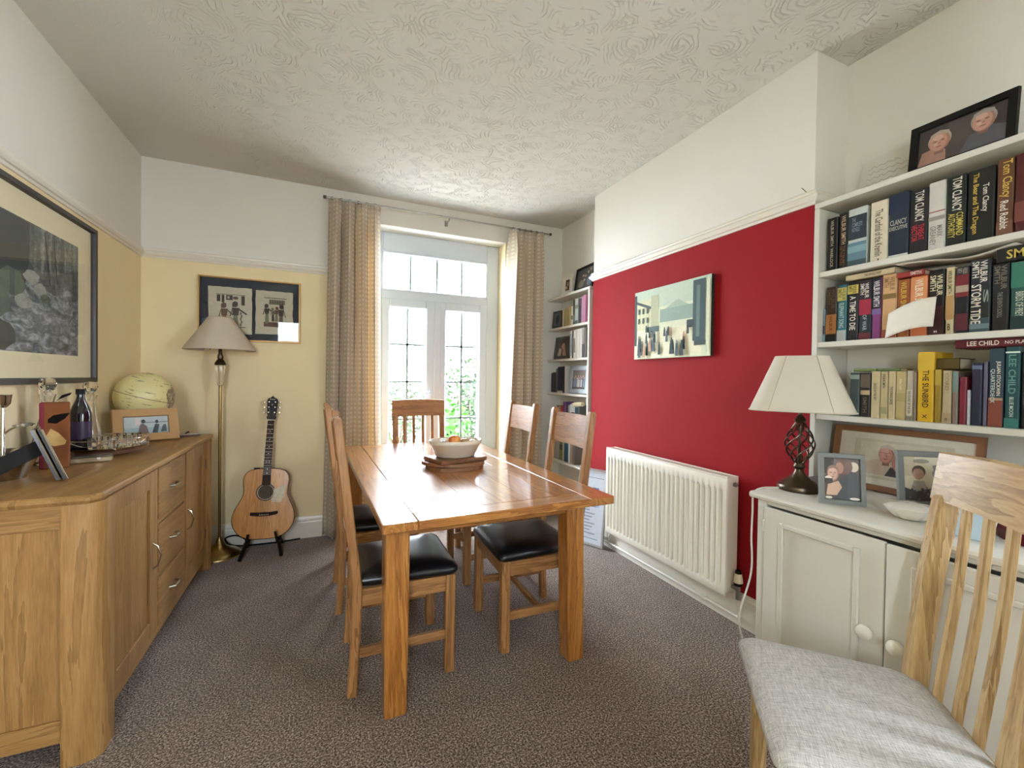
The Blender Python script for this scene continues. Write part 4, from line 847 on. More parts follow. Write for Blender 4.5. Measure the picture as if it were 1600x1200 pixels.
# ------------------------------------------------------------------ on the sideboard
ZS = STOP+.0006
LIME = plain('pale_wood_photo_frame', '#b68c58', .5, var=.12, scale=25)
def photo_frame(name, label, c, ang, lean, wd, ht, bw, mat, shapes, dp=.014, group=None, cat='photo frame', leg=True):
    """free-standing frame; c is the middle of its foot, ang turns it (0 faces -y), lean tips it back"""
    t = T(name, label, cat, c, ang, group); t.rotation_euler = (-lean, 0, ang); t.location.z += .002; t.rotation_mode = 'XYZ'
    P = lambda a, b_, o: V(a, -o, b_)
    for k in range(4):
        bm = BM(); x0, x1, z0, z1 = -wd/2, wd/2, 0, ht; bwz = bw if not isinstance(bw, tuple) else bw[1]; bwx = bw if not isinstance(bw, tuple) else bw[0]
        o = [(x0, z0), (x1, z0), (x1, z1), (x0, z1)]; i = [(x0+bwx, z0+bwz), (x1-bwx, z0+bwz), (x1-bwx, z1-bwz), (x0+bwx, z1-bwz)]
        a, b_, c_, d = o[k], o[(k+1) % 4], i[(k+1) % 4], i[k]
        lo = [bm.verts.new(P(p[0], p[1], 0)) for p in (a, b_, c_, d)]; hi = [bm.verts.new(P(p[0]*(1-q)+r_[0]*q, p[1]*(1-q)+r_[1]*q, dp)) for p, r_, q in ((a, d, .08), (b_, c_, .08), (c_, b_, .08), (d, a, .08))]
        bm.faces.new(lo); bm.faces.new(hi[::-1])
        for q in range(4): bm.faces.new([lo[q], lo[(q+1) % 4], hi[(q+1) % 4], hi[q]])
        obj('frame_bar', bm, mat, t)
    iw, ih = wd-2*bwx, ht-2*bwz
    bm = BM(); b2(bm, -wd/2+.004, wd/2-.004, -.003, .003, .004, ht-.004); obj('backing_board', bm, BLACK, t)
    sh = [(cl, [(-iw/2+x*iw, bwz+y*ih) for x, y in poly]) for cl, poly in shapes]
    print_obj('photo_print', t, (0, -.0035, 0), (1, 0, 0), (0, 0, 1), sh, (0, -1, 0), .5)
    bm = BM(); flat(bm, rect(-iw/2, bwz, iw/2, ht-bwz), (0, -dp*.7, 0), (1, 0, 0), (0, 0, 1)); obj('glass_pane', bm, PANE, t, recalc=False)
    if not leg: return t
    bm = BM(); sl = ht*.72; dy = sl*math.sin(lean)+.03
    zf = -(dy)*math.tan(lean)*0; bar(bm, (0, .004, sl), (0, dy*.9+.02, (dy*.9+.02)*math.tan(lean)+.006), .003, .04, 0, (1, 0, 0)); obj('easel_leg', bm, BLACK, t)
    return t
def head(x, y, rx, ry, skin, hair=None, glasses=False):
    """a soft printed likeness of a face: neck, hair, lit and shaded side, faint features"""
    def mixh(a, b, f): return '#' + ''.join('%02x' % int(int(a[k:k+2], 16)*(1-f)+int(b[k:k+2], 16)*f) for k in (1, 3, 5))
    dk, dk2, lt = mixh(skin, '#3a201a', .22), mixh(skin, '#3a201a', .45), mixh(skin, '#ffffff', .18)
    s = [(dk2, [(x-rx*.45, y-ry*1.25), (x+rx*.45, y-ry*1.25), (x+rx*.4, y-ry*.6), (x-rx*.4, y-ry*.6)])]
    if hair: s.append((hair, ell(x, y+ry*.2, rx*1.1, ry*1.0)))
    s += [(dk, ell(x, y, rx, ry)), (skin, ell(x-rx*.1, y+ry*.03, rx*.84, ry*.92)), (lt, ell(x-rx*.18, y+ry*.5, rx*.5, ry*.3)), (lt, ell(x-rx*.36, y-ry*.18, rx*.22, ry*.15)), (dk, ell(x+rx*.03, y-ry*.13, rx*.13, ry*.12)), (dk2, ell(x-rx*.02, y-ry*.48, rx*.3, ry*.06))]
    if hair: s.append((hair, [(x-rx*.98, y+ry*.2), (x-rx*.75, y+ry*.62), (x, y+ry*.8), (x+rx*.75, y+ry*.62), (x+rx*.98, y+ry*.2), (x+rx*.85, y+ry*.95), (x, y+ry*1.22), (x-rx*.85, y+ry*.95)]))
    for q in (-1, 1):
        s.append((dk2, ell(x-rx*.05+q*rx*.36, y+ry*.12, rx*.2, ry*.09, 10)))
        if glasses: s.append((lt, ell(x-rx*.05+q*rx*.38, y+ry*.1, rx*.22, ry*.1, 10)))
    if glasses: s.append((dk2, rect(x-rx*.72, y+ry*.2, x+rx*.62, y+ry*.24)))
    return s
ang = math.atan2(.107, .211)
photo_frame('photo_frame', 'bowed pale wood frame with a holiday photo by the globe', (-.95, 3.235, ZS), ang, .28, .315, .2, (.055, .05), LIME,
    [('#b9c6c6', rect(0, 0, 1, 1)), ('#9db4b8', rect(0, .0, 1, .35)), ('#7f8f93', rect(.4, .62, 1, .68)), ('#6d5a58', [(.3, 0), (.55, 0), (.5, .45), (.42, .6), (.35, .55)]), ('#3c3432', ell(.43, .72, .05, .12)), ('#d8cfc6', rect(.24, .5, .36, .95)), ('#3f4c55', [(.62, 0), (.75, 0), (.8, .5), (.7, .55)]), ('#39414a', ell(.74, .68, .04, .11)), ('#4b565c', [(.82, .05), (.97, .05), (.95, .5), (.88, .45)])], dp=.018)
gl = T('globe', 'antique cream world globe tilted behind the pale wood photo frame', 'globe', (-1.02, 3.425, ZS))
def globe_mat():
    m, nt, b = newmat('antique_map_paper'); tc = N(nt, 'ShaderNodeTexCoord')
    n1 = N(nt, 'ShaderNodeTexNoise', Scale=6., Detail=6., Roughness=.6); mp = N(nt, 'ShaderNodeMapping'); mp.inputs['Scale'].default_value = (1, 1, 1); L(nt, tc.outputs['Object'], mp.inputs['Vector']); L(nt, mp.outputs[0], n1.inputs['Vector'])
    mq = N(nt, 'ShaderNodeMapping'); mq.inputs['Scale'].default_value = (14, 14, 90); L(nt, tc.outputs['Object'], mq.inputs['Vector']); n2 = N(nt, 'ShaderNodeTexNoise', Scale=1.2, Detail=3.); L(nt, mq.outputs[0], n2.inputs['Vector'])
    sea = mixc(nt, mth(nt, 'GREATER_THAN', n2.outputs['Fac'], .64), lin('#d9cf95'), lin('#9a8f66'))
    sp = N(nt, 'ShaderNodeSeparateXYZ'); L(nt, tc.outputs['Object'], sp.inputs[0])
    lf = mth(nt, 'ADD', mth(nt, 'MULTIPLY', n1.outputs['Fac'], .5), mth(nt, 'MULTIPLY', sp.outputs[0], 2.0))
    land = mth(nt, 'GREATER_THAN', lf, .44)
    n3 = N(nt, 'ShaderNodeTexNoise', Scale=45., Detail=3.); L(nt, tc.outputs['Object'], n3.inputs['Vector'])
    lc = ramp(nt, n3.outputs['Fac'], [(.4, lin('#6d6250')), (.55, lin('#a08f74')), (.65, lin('#c6b48c'))])
    col = mixc(nt, land, sea, lc)
    eq = mth(nt, 'LESS_THAN', mth(nt, 'ABSOLUTE', sp.outputs[2]), .0016); col = mixc(nt, eq, col, lin('#4f4330'))
    L(nt, col, b.inputs['Base Color']); b.inputs['Roughness'].default_value = .35; return m
GR = .152
bm = BM(); n = 24; rows = []
for j in range(n+1): a = -PI/2+PI*j/n; rows.append([V(max(GR*math.cos(a), 1e-4)*math.cos(2*PI*k/40), max(GR*math.cos(a), 1e-4)*math.sin(2*PI*k/40), GR*math.sin(a)) for k in range(40)])
grid(bm, rows, closed=True); sp_ = obj('sphere', bm, globe_mat(), gl, angle=180); sp_.location = (0, 0, .262); sp_.rotation_euler = (.1, .28, .5)
bm = BM(); tube(bm, [(.0, .157*math.cos(a), .262+.157*math.sin(a)) for a in [(-PI/2+.1)+k*PI/14 for k in range(13)]], .004, 6); obj('meridian_arm', bm, BRASS, gl)
bm = BM(); lathe(bm, [(.085, 0), (.088, .008), (.07, .016), (.03, .028), (.014, .05), (.012, .10), (.018, .105), (0, .107)], seg=28); obj('base', bm, plain('dark_turned_wood', '#4a2f1c', .4, var=.2), gl)
# gallery tray on its turned board
tr = T('gallery_tray', 'silver gallery tray on a wooden turntable holding bottle and small glasses', 'tray', (-1.0, 2.83, ZS))
bm = BM(); lathe(bm, [(.0, 0), (.10, 0), (.11, .006), (.115, .022), (.105, .032), (0, .032)], seg=36); obj('turntable', bm, plain('rosy_turned_wood', '#7d5a48', .4, var=.15), tr)
bm = BM(); lathe(bm, [(0, .033), (.155, .033), (.168, .037), (.172, .043), (.166, .041), (.15, .038), (0, .038)], seg=48); obj('dish', bm, CHROME, tr, angle=50)
bm = BM(); tube(bm, [(.168*math.cos(2*PI*k/48), .168*math.sin(2*PI*k/48), .082) for k in range(49)], .0022, 6, False); obj('rail', bm, CHROME, tr)
for k in range(6):
    a0 = k*PI/3; bm = BM(); cbox(bm, (.168*math.cos(a0), .168*math.sin(a0), .062), (.006, .006, .042), .001); cbox(bm, (.17*math.cos(a0), .17*math.sin(a0), .034), (.014, .014, .012), .003); obj('rail_post', bm, CHROME, tr)
    bm = BM(); tube(bm, [(.168*math.cos(a0+q*PI/30), .168*math.sin(a0+q*PI/30), .08-.024*math.sin(PI*q/10)) for q in range(11)], .0018, 5); obj('swag', bm, CHROME, tr)
TT = ZS+.0385
def tumbler(loc, label):
    t = T('shot_glass', label, 'glass', loc, 0, 'small glasses on the silver tray'); bm = BM(); lathe(bm, [(0, 0), (.0155, 0), (.0175, .003), (.0205, .052), (.0195, .053), (.0165, .012), (0, .010)], seg=20); obj('body', bm, CRYSTAL, t, angle=50)
for i, (dx, dy, lb) in enumerate(((-.02, -.085, 'small clear glass on the silver tray, nearest the dark bottle'), (.045, -.05, 'small clear glass on the silver tray, second from the dark bottle'), (.01, -.015, 'small clear glass in the middle of the silver tray'), (.09, .0, 'small clear glass at the sideboard edge of the silver tray'), (.045, .055, 'small clear glass on the silver tray, in front of the photo frame'), (.1, .075, 'small clear glass on the silver tray, furthest from the bottle'))):
    tumbler((-1.0+dx, 2.83+dy, TT), lb)
bt = T('dark_bottle', 'dark purple glass bottle standing on the silver tray', 'bottle', (-1.085, 2.80, TT))
DKG = plain('dark_bottle_glass', '#150d1c', .08, var=.3, scale=40, coat=.5)
bm = BM(); lathe(bm, [(0, 0), (.036, 0), (.041, .005), (.042, .02), (.042, .155), (.04, .175), (.03, .205), (.018, .235), (.0145, .25), (.0145, .275), (.017, .277), (.017, .287), (.014, .288), (0, .288)], seg=36); obj('body', bm, DKG, bt, angle=50)
bm = BM(); rows = [[V(.0424*math.cos(a), .0424*math.sin(a), z) for a in [-2.2+q*.16 for q in range(16)]] for z in (.045, .13)]; grid(bm, rows); obj('label_band', bm, plain('violet_bottle_label', '#3a2a4c', .4, var=.5, scale=45), bt, recalc=False)
bm = BM(); lathe(bm, [(.0175, .262), (.0178, .286), (.0165, .2885), (0, .289)], seg=24); obj('cap', bm, BLACK, bt)
def decanter(label, loc, body_r, hb, neck, stopper):
    t = T('decanter', label, 'decanter', loc, 0, 'crystal decanters'); bm = BM()
    lathe(bm, [(0, 0), (body_r*.85, 0), (body_r, .012), (body_r*.98, hb*.35), (body_r*.7, hb*.72), (.024, hb), (.019, hb+neck*.6), (.028, hb+neck), (.025, hb+neck), (.0155, hb+neck*.6), (.02, hb), (body_r*.62, hb*.7), (body_r*.9, hb*.35), (body_r*.9, .02), (0, .016)], seg=32); obj('body', bm, CRYSTAL, t, angle=50)
    bm = BM(); z = hb+neck; lathe(bm, [(.010, z-.03), (.0145, z+.003), (.012, z+.012), (stopper*.7, z+.02), (stopper, z+.012+stopper), (stopper*.75, z+.012+stopper*1.75), (0, z+.012+stopper*1.95)], seg=12); obj('stopper', bm, CRYSTAL, t, angle=20)
decanter('tall crystal decanter with faceted stopper behind the leaf decorated box', (-1.115, 2.59, ZS), .055, .21, .10, .032)
decanter('crystal decanter with round stopper behind the dark bottle', (-1.085, 2.90, ZS+.0385), .042, .17, .085, .03)
gb_ = T('gift_box', 'brown gift box with black feather and shell print beside the bottle', 'box', (-1.045, 2.485, ZS))
bm = BM(); Rz = Matrix.Rotation(.35, 3, 'Z'); cbox(bm, (0, 0, .14), (.088, .07, .28), .004, Rz); bx = obj('carton', bm, [plain('terracotta_card', '#7c4a2a', .8, var=.1, spec=.2)], gb_)
bm = BM(); cbox(bm, Rz @ V(-.037, 0, .14), (.016, .0725, .279), .003, Rz); obj('red_edge', bm, plain('crimson_card', '#7a1428', .7), gb_)
for nm, col, poly, dy in (('feather_print', '#15120f', [(-.02, .195), (.005, .19), (.03, .21), (.046, .235), (.02, .232), (-.005, .226), (-.02, .21)], .0), ('shell_print', '#c2a069', [(-.012, .17), (.012, .15), (.035, .115), (.03, .10), (.0, .095), (-.025, .105), (-.033, .125), (-.02, .15)], 0)):
    bm = BM(); flat(bm, poly, Rz @ V(0, -.0356, 0), Rz @ V(1, 0, 0), (0, 0, 1)); obj(nm, bm, plain(nm+'_ink', col, .9, var=.15, scale=50, spec=.1), bx, recalc=False)
bm = BM(); prism(bm, [(0, 0), (.012, .012), (.045, .03), (.05, .042), (.02, .03)], Rz @ V(.0, .0, .28), Rz @ V(1, 0, 0), (0, 0, 1), .002); obj('tag', bm, MATS['feather_print_ink'], gb_)
# candelabrum at the edge of the picture
cd = T('candelabrum', 'silver candelabrum with leaf arm at the left edge of the sideboard', 'candle holder', (-1.105, 2.275, ZS))
bm = BM(); lathe(bm, [(.06, .0), (.085, .06), (.10, .095), (.104, .10), (.10, .104), (.07, .07), (.02, .055), (0, .055)], seg=36); obj('dish', bm, CHROME, cd, angle=50)
bm = BM(); lathe(bm, [(.012, .055), (.006, .08), (.005, .27), (.009, .275), (0, .276)], seg=16); obj('stem', bm, CHROME, cd)
bm = BM(); lathe(bm, [(0, .27), (.01, .272), (.02, .285), (.024, .318), (.026, .32), (.022, .318), (.016, .29), (0, .285)], seg=24); obj('cup', bm, CHROME, cd, angle=50)
bm = BM(); tube(bm, spline([(0, 0, .17), (.02, .01, .19), (.05, .02, .205), (.07, .03, .20)], 5, False), [.004]*16, 6); prism(bm, [(0, 0), (.02, .012), (.045, .008), (.06, -.002), (.04, -.012), (.015, -.01)], (.02, .008, .2), (1, .3, .1), (0, .7, .6), .002); obj('leaf_arm', bm, CHROME, cd)
# black double photo frame seen edge-on, with its easel leg
df = T('photo_frame', 'black double photo frame seen edge on beside the candelabrum', 'photo frame', (-.905, 2.158, ZS))
dv = V(-.067, -.012, .19); ln = dv.length; dirv = dv.normalized()
for k, (off, ang_) in enumerate(((0, 0), (.018, .12))):
    bm = BM(); e1 = Matrix.Rotation(ang_, 3, 'Z') @ V(-.30, .95, 0).normalized(); p0 = V(off, .0+off*.3, .003); n_ = e1.cross(dirv).normalized()
    a_ = [p0, p0+e1*.14, p0+e1*.14+dirv*ln, p0+dirv*ln]
    lo = [bm.verts.new(p) for p in a_]; hi = [bm.verts.new(p+n_*.009) for p in a_]; bm.faces.new(lo); bm.faces.new(hi[::-1])
    for q in range(4): bm.faces.new([lo[q], lo[(q+1) % 4], hi[(q+1) % 4], hi[q]])
    lf_ = obj('leaf_panel', bm, plain('dark_frame_edge', '#2b2a2e', .25), df)
    bm = BM(); bar(bm, p0+n_*.011-e1*.001, p0+n_*.011+dirv*ln-e1*.001, .005, .004); obj('metal_edge', bm, STEEL, lf_)
bm = BM(); bar(bm, V(-.05, .06, .135), V(-.20, -.025, .034), .004, .055, .001, (0, 0, 1)); obj('easel_leg', bm, BLACK, df)
sbx = T('trinket_box', 'small clear and silver box in front of the silver tray', 'box', (-.965, 2.58, ZS), .25)
bm = BM(); cbox(bm, (0, 0, .012), (.15, .05, .022), .004); obj('body', bm, plain('pale_horn', '#9a8a6a', .3, var=.25, scale=30), sbx)
bm = BM(); cbox(bm, (0, 0, .028), (.152, .052, .008), .003); obj('lid', bm, plain('smoky_lid', '#4a3d33', .25, var=.2), sbx)
bm = BM(); cbox(bm, (.03, -.0265, .018), (.014, .003, .01), .001); obj('clasp', bm, CHROME, sbx)
nt_ = T('notebook', 'closed notebook with pen lying at the far end of the sideboard', 'notebook', (-.80, 3.475, ZS), .35)
bm = BM(); cbox(bm, (0, 0, .005), (.11, .075, .01), .002); obj('cover', bm, plain('maroon_cover', '#5a3a36', .5), nt_)
bm = BM(); cbox(bm, (0, 0, .012), (.105, .07, .003), .001); obj('top_sheet', bm, plain('grey_paper', '#b9afa4', .8), nt_)
bm = BM(); tube(bm, [(-.02, .0, .018), (.0, .01, .026)], .004, 6); obj('pen', bm, BLACK, nt_)
# ------------------------------------------------------------------ table lamp
LZ = CZ+.0005
tl_ = T('table_lamp', 'bronze twist cage table lamp with ivory shade on the alcove cupboard', 'lamp', (1.872, 1.195, LZ), math.radians(-58))
bm = BM(); lathe(bm, [(.078, 0), (.08, .003), (.08, .02), (.076, .025), (.066, .03), (.062, .036), (.045, .046), (.028, .062), (.018, .08), (.015, .09)], seg=40); obj('base', bm, BRONZE, tl_, angle=45)
bm = BM(); lathe(bm, [(.015, .088), (.021, .095), (.023, .101), (.019, .108), (.016, .116), (.012, .118)], seg=28); obj('lower_collar', bm, BRONZE, tl_)
bm = BM(); lathe(bm, [(.014, .285), (.02, .291), (.023, .298), (.02, .304), (.012, .315), (.0065, .322), (.0065, .45), (0, .45)], seg=28); obj('upper_collar', bm, BRONZE, tl_)
bm = BM(); tube(bm, [(0, 0, .11), (0, 0, .29)], .006, 8); obj('stem', bm, BRONZE, tl_)
for k in range(8):
    pts = []
    for q in range(21):
        f = q/20; a = k*PI/4+f*PI*1.05; r_ = .012+.042*math.sin(PI*f**.9)**1.1; pts.append((r_*math.cos(a), r_*math.sin(a), .112+.18*f))
    bm = BM(); tube(bm, pts, .0036, 6); obj('cage_bar', bm, BRONZE, tl_)
def rrect(hw, hd, r, z, n=6):
    pts = []
    for cx_, cy_, a0 in ((hw-r, hd-r, 0), (-hw+r, hd-r, PI/2), (-hw+r, -hd+r, PI), (hw-r, -hd+r, 1.5*PI)):
        for k in range(n+1): a = a0+k*PI/2/n; pts.append(V(cx_+r*math.cos(a), cy_+r*math.sin(a), z))
    return pts
IV = shade_mat('ivory_shade_silk', '#e6dfcf')
bm = BM(); grid(bm, [rrect(.185, .15, .075, .338), rrect(.184, .149, .075, .346), rrect(.097, .078, .045, .566), rrect(.095, .077, .045, .57)], closed=True); sh = obj('shade', bm, IV, tl_, angle=60); md = sh.modifiers.new('t', 'SOLIDIFY'); md.thickness = .002
bm = BM(); tube(bm, rrect(.186, .151, .075, .341)+[rrect(.186, .151, .075, .341)[0]], .003, 6, False); obj('shade_trim', bm, IV, tl_)
for sx_, sy_ in ((-1, -1), (1, -1), (-1, 1), (1, 1)):
    bm = BM(); tube(bm, [(sx_*(.185-.075), sy_*.1505, .34), (sx_*(.097-.045), sy_*.0785, .568)], .0012, 5); obj('shade_seam', bm, plain('seam_thread', '#a39b8c', .8), tl_)
bm = BM(); tube(bm, [(-.095, 0, .565), (.095, 0, .565)], .002, 6); tube(bm, [(0, -.076, .565), (0, .076, .565)], .002, 6); tube(bm, [(0, 0, .45), (0, 0, .565)], .003, 6); obj('shade_carrier', bm, BRASS, tl_)
bm = BM(); tube(bm, spline([(1.80, 1.235, LZ+.006), (1.72, 1.255, LZ+.006), (1.69, 1.268, .84), (1.695, 1.275, .76), (1.685, 1.27, .66), (1.69, 1.272, .5), (1.66, 1.30, .3), (1.69, 1.29, .15), (1.70, 1.27, .012), (1.66, 1.22, .008), (1.60, 1.19, .008), (1.63, 1.15, .008)], 7, False), .0038, 7); tag(obj('lamp_cable', bm, plain('white_cable', '#d8d4ca', .4)), 'white lamp cable running down the side of the alcove cupboard', 'cable')
# ------------------------------------------------------------------ frames and oddments on the cupboard
GREYF = plain('grey_painted_frame', '#6d706c', .5, var=.06)
SK1, SK2 = '#c08d78', '#b07a68'
f1 = [('#5a4a48', rect(0, 0, 1, 1)), ('#2e2624', rect(0, .62, .3, 1)), ('#cdbfae', ell(.85, .8, .14, .12)), ('#43464a', [(.3, 0), (1, 0), (1, .62), (.75, .7), (.4, .5)]), ('#6d5248', ell(.58, .8, .24, .2)), ('#a97f70', ell(.45, .76, .12, .14))] + head(.26, .62, .16, .17, '#c99c88', '#8a6a58') + [('#e0d6ca', ell(.12, .5, .1, .06)), ('#3a3230', rect(0, .38, .24, .5)), ('#c9a892', [(.05, .1), (.35, .1), (.5, .3), (.4, .45), (.1, .35)]), ('#d8d2c8', ell(.12, .04, .1, .03)), ('#dcd6cc', ell(.85, .04, .14, .03))]
v1 = V(.10, -.093, 0); a1 = math.atan2(v1.y, v1.x)
photo_frame('photo_frame', 'grey frame with a photo of a baby held close, beside the table lamp', (1.795, .985, LZ), a1, .12, .148, .19, .018, GREYF, f1)
f2 = [('#cfc4a8', rect(0, 0, 1, 1)), ('#b9ae92', rect(0, .55, .3, 1)), ('#8d8672', ell(.45, .9, .2, .05)), ('#5b4a3c', ell(.38, .66, .17, .14)), ('#b08c78', ell(.37, .6, .14, .13)), ('#a89f90', [(.15, .2), (.6, .2), (.5, .45), (.25, .45)]), ('#4a4440', [(0, 0), (1, 0), (1, .55), (.7, .3), (.3, .2), (0, .28)])]
r = random.Random(3)
for k in range(40): f2.append((r.choice(('#8b8378', '#5f5650', '#77697a', '#3a3532')), ell(r.uniform(.1, .95), r.uniform(.02, .3), .03, .022, 7)))
photo_frame('photo_frame', 'grey frame with a photo of a seated child, behind the white dish', (2.065, .852, LZ), a1+.05, .13, .17, .205, .022, GREYF, f2)
f3 = [('#cfc9b8', rect(0, 0, 1, 1)), ('#bdb59f', rect(.13, .12, .87, .88)), ('#c8c1ab', rect(.18, .17, .82, .83)), ('#bfae9a', [(.22, .2), (.5, .2), (.47, .45), (.33, .5), (.22, .42)]), ('#3a3634', [(.40, .2), (.57, .2), (.55, .36), (.44, .38)])] + head(.40, .60, .062, .165, '#bf8878', '#b9aca0', True) + head(.515, .46, .062, .165, '#b9786c', '#a88a6e', True)
photo_frame('photo_frame', 'wide wooden frame with a smiling couple leaning at the back of the cupboard', (2.16, .985, LZ), -PI/2, .16, .50, .27, .026, plain('walnut_photo_frame', '#7b5233', .45, var=.2), f3)
di = T('ceramic_dish', 'white scalloped lidded china dish in front of the grey frames', 'dish', (1.845, .80, LZ))
def scallop(prof, name, mat, parent):
    bm = BM(); rows = [[V(r_*(1+.05*math.cos(8*a)*(r_ > .03))*math.cos(a), r_*(1+.05*math.cos(8*a)*(r_ > .03))*math.sin(a), z) for a in [2*PI*k/64 for k in range(64)]] for r_, z in prof]; vs = grid(bm, rows, closed=True); bm.faces.new(vs[0][::-1]); bm.faces.new(vs[-1]); obj(name, bm, mat, parent, angle=60)
CHINA = plain('white_china', '#e8e6e2', .15, var=.02, coat=.5)
scallop([(.035, 0), (.045, .006), (.064, .028), (.066, .036)], 'body', CHINA, di); scallop([(.07, .036), (.072, .04), (.055, .05), (.02, .055), (.006, .056)], 'lid', CHINA, di)
for k in range(4): bm = BM(); flat(bm, ell(.02*math.cos(k*1.6), .02*math.sin(k*1.6), .006, .004, 8), (0, 0, .0556), (1, 0, 0), (0, 1, 0)); obj('painted_spray', bm, plain('blue_china_ink', '#6d7488', .4), di, recalc=False)
# glass ornament, papers, dark red bag by the chair back
orn = T('plastic_wrapped_bundle', 'clear wrapped bundle behind the foreground chair back', 'bundle', (1.99, .745, LZ))
bm = BM(); r = random.Random(8); rows = []
for j in range(9): f = j/8; rows.append([V((.05-.02*abs(f-.4))*(1+.3*r.random())*math.cos(2*PI*k/14), (.045)*(1+.35*r.random())*math.sin(2*PI*k/14), .001+.17*f) for k in range(14)])
vs = grid(bm, rows, closed=True); bm.faces.new(vs[0][::-1]); bm.faces.new(vs[-1]); obj('wrapping', bm, plain('crinkled_film', '#878c96', .12, .5, var=.3, scale=40), orn, angle=10)
bm = BM(); cbox(bm, (0, 0, .07), (.05, .05, .12), .01); obj('contents', bm, plain('blue_grey_contents', '#53607a', .5), orn)
bm = BM(); tube(bm, [(-.03, -.05, .03), (-.045, -.06, .02), (-.04, -.065, .006), (-.02, -.06, .004)], .003, 6); obj('tie', bm, CHROME, orn)
bm = BM(); cbox(bm, (1.775, .615, LZ+.064), (.008, .09, .13), .001, Matrix.Rotation(.5, 3, 'Y')); tag(obj('booklet', bm, plain('pale_blue_booklet', '#a9c0cc', .5)), 'pale blue booklet propped behind the foreground chair slats', 'booklet')
bg = T('gift_bag', 'shiny dark red bag on the cupboard behind the chair slats', 'bag', (1.93, .50, LZ))
bm = BM(); r = random.Random(2); rows = []
for j in range(8): f = j/7; rows.append([V((.09-.03*f)*(1+.18*r.random())*math.cos(2*PI*k/16), (.11-.04*f)*(1+.18*r.random())*math.sin(2*PI*k/16), .001+.2*f) for k in range(16)])
vs = grid(bm, rows, closed=True); bm.faces.new(vs[0][::-1]); bm.faces.new(vs[-1]); obj('body', bm, plain('dark_red_foil', '#5a1218', .22, .3, var=.3), bg, angle=10)
bm = BM(); tube(bm, spline([(-.04, -.03, .19), (-.06, -.04, .25), (.0, -.02, .27), (.03, .0, .19)], 5, False), .003, 6); obj('handle', bm, MATS['dark_red_foil'], bg)
bm = BM(); cbox(bm, (2.05, 1.21, LZ+.02), (.12, .05, .018*2), .003); tag(obj('card_pack', bm, plain('patterned_pack', '#6d6668', .4, var=.4, scale=60)), 'small stack of cards between table lamp and grey frame', 'cards')
# framed certificate leaning by the radiator
photo_frame('leaning_frame', 'silver framed certificate standing on the carpet beside the radiator', (1.955, 2.895, .0005), -PI/2+.42, .14, .27, .60, .018, plain('silver_frame', '#b9b8b4', .35, .5),
    [('#dfe4ec', rect(0, 0, 1, 1)), ('#8fa0b4', rect(.1, .9, .9, .91)), ('#a99a86', rect(.15, .72, .4, .76)), ('#6f86b0', rect(.5, .72, .75, .77)), ('#b9cbe4', rect(.15, .5, .8, .66)), ('#8c9cb4', [(.2, .5), (.7, .5), (.6, .58), (.4, .6)])] + [('#9aa4b4', rect(.15, .44-.045*k, .15+.6*((k*37 % 10)/10*.5+.5), .455-.045*k)) for k in range(8)] + [('#8f9cb0', rect(.1, .06, .85, .07))], cat='picture')
# ------------------------------------------------------------------ books
PAGE = plain('book_pages', '#cfc3a6', .9, var=.12, scale=200)
ZD, YR_ = V(0, 0, -1), V(0, -1, 0)          # lettering runs down the spine, letters' tops to the viewer's right
def spine_mat(col): return plain('book_cover_'+col.strip('#'), col, .38, var=.12, scale=22)
def book(label, y0, y1, z0, ht, col, depth=.15, xs=2.13, bands=(), texts=(), tilt=0., group=None, name='book'):
    """upright book, spine facing the room; y0 > y1 as seen left to right"""
    th = y0-y1-.0012; yc = (y0+y1)/2
    t = T(name, label, 'book', (xs, yc, z0+.0004), 0, group)
    if tilt: t.rotation_euler = (tilt, 0, 0)
    h = th/2; bd = min(.003, th*.18); r_ = min(.004, h*.4)
    poly = [(0, -h+r_), (0, h-r_), (r_, h), (depth, h), (depth, h-bd), (.008, h-bd), (.008, -h+bd), (depth, -h+bd), (depth, -h), (r_, -h)]
    bm = BM(); prism(bm, poly, (0, 0, 0), (1, 0, 0), (0, 1, 0), ht); obj('cover', bm, spine_mat(col), t)
    bm = BM(); b2(bm, .007, depth-.003, -h+bd, h-bd, .003, ht-.003); obj('page_block', bm, PAGE, t)
    for i, (f0, f1, c) in enumerate(bands):
        bm = BM(); flat(bm, rect(-h+.0004, ht*f0, h-.0004, ht*f1), (-.0004-i*.00015, 0, 0), (0, -1, 0), (0, 0, 1)); obj('spine_panel', bm, spine_mat(c), t, recalc=False)
    for i, (tx, f0, f1, g, sz, c) in enumerate(texts):      # text, from, to (fraction from the foot), offset across, width share, colour
        bm = BM(); horiz = tx.startswith('-'); body = tx.lstrip('-')
        cz_ = ht*(f0+f1)/2; off = g*th/2
        if horiz: text_bm(bm, body, (-.0012, -off, cz_), (0, -1, 0), (0, 0, 1), th*sz, ht*(f1-f0))
        else: text_bm(bm, body, (-.0012, -off, cz_), ZD, YR_, ht*(f1-f0), th*sz)
        obj('spine_lettering', bm, plain('foil_'+c.strip('#'), c, .4, var=.05), t, recalc=False)
    return t
G1, G2, G3 = 'novels on the upper row of the alcove bookcase', 'novels on the middle row of the alcove bookcase', 'novels on the lower row of the alcove bookcase'
W_, GO, BK = '#d9d3c6', '#c9a94e', '#17140f'
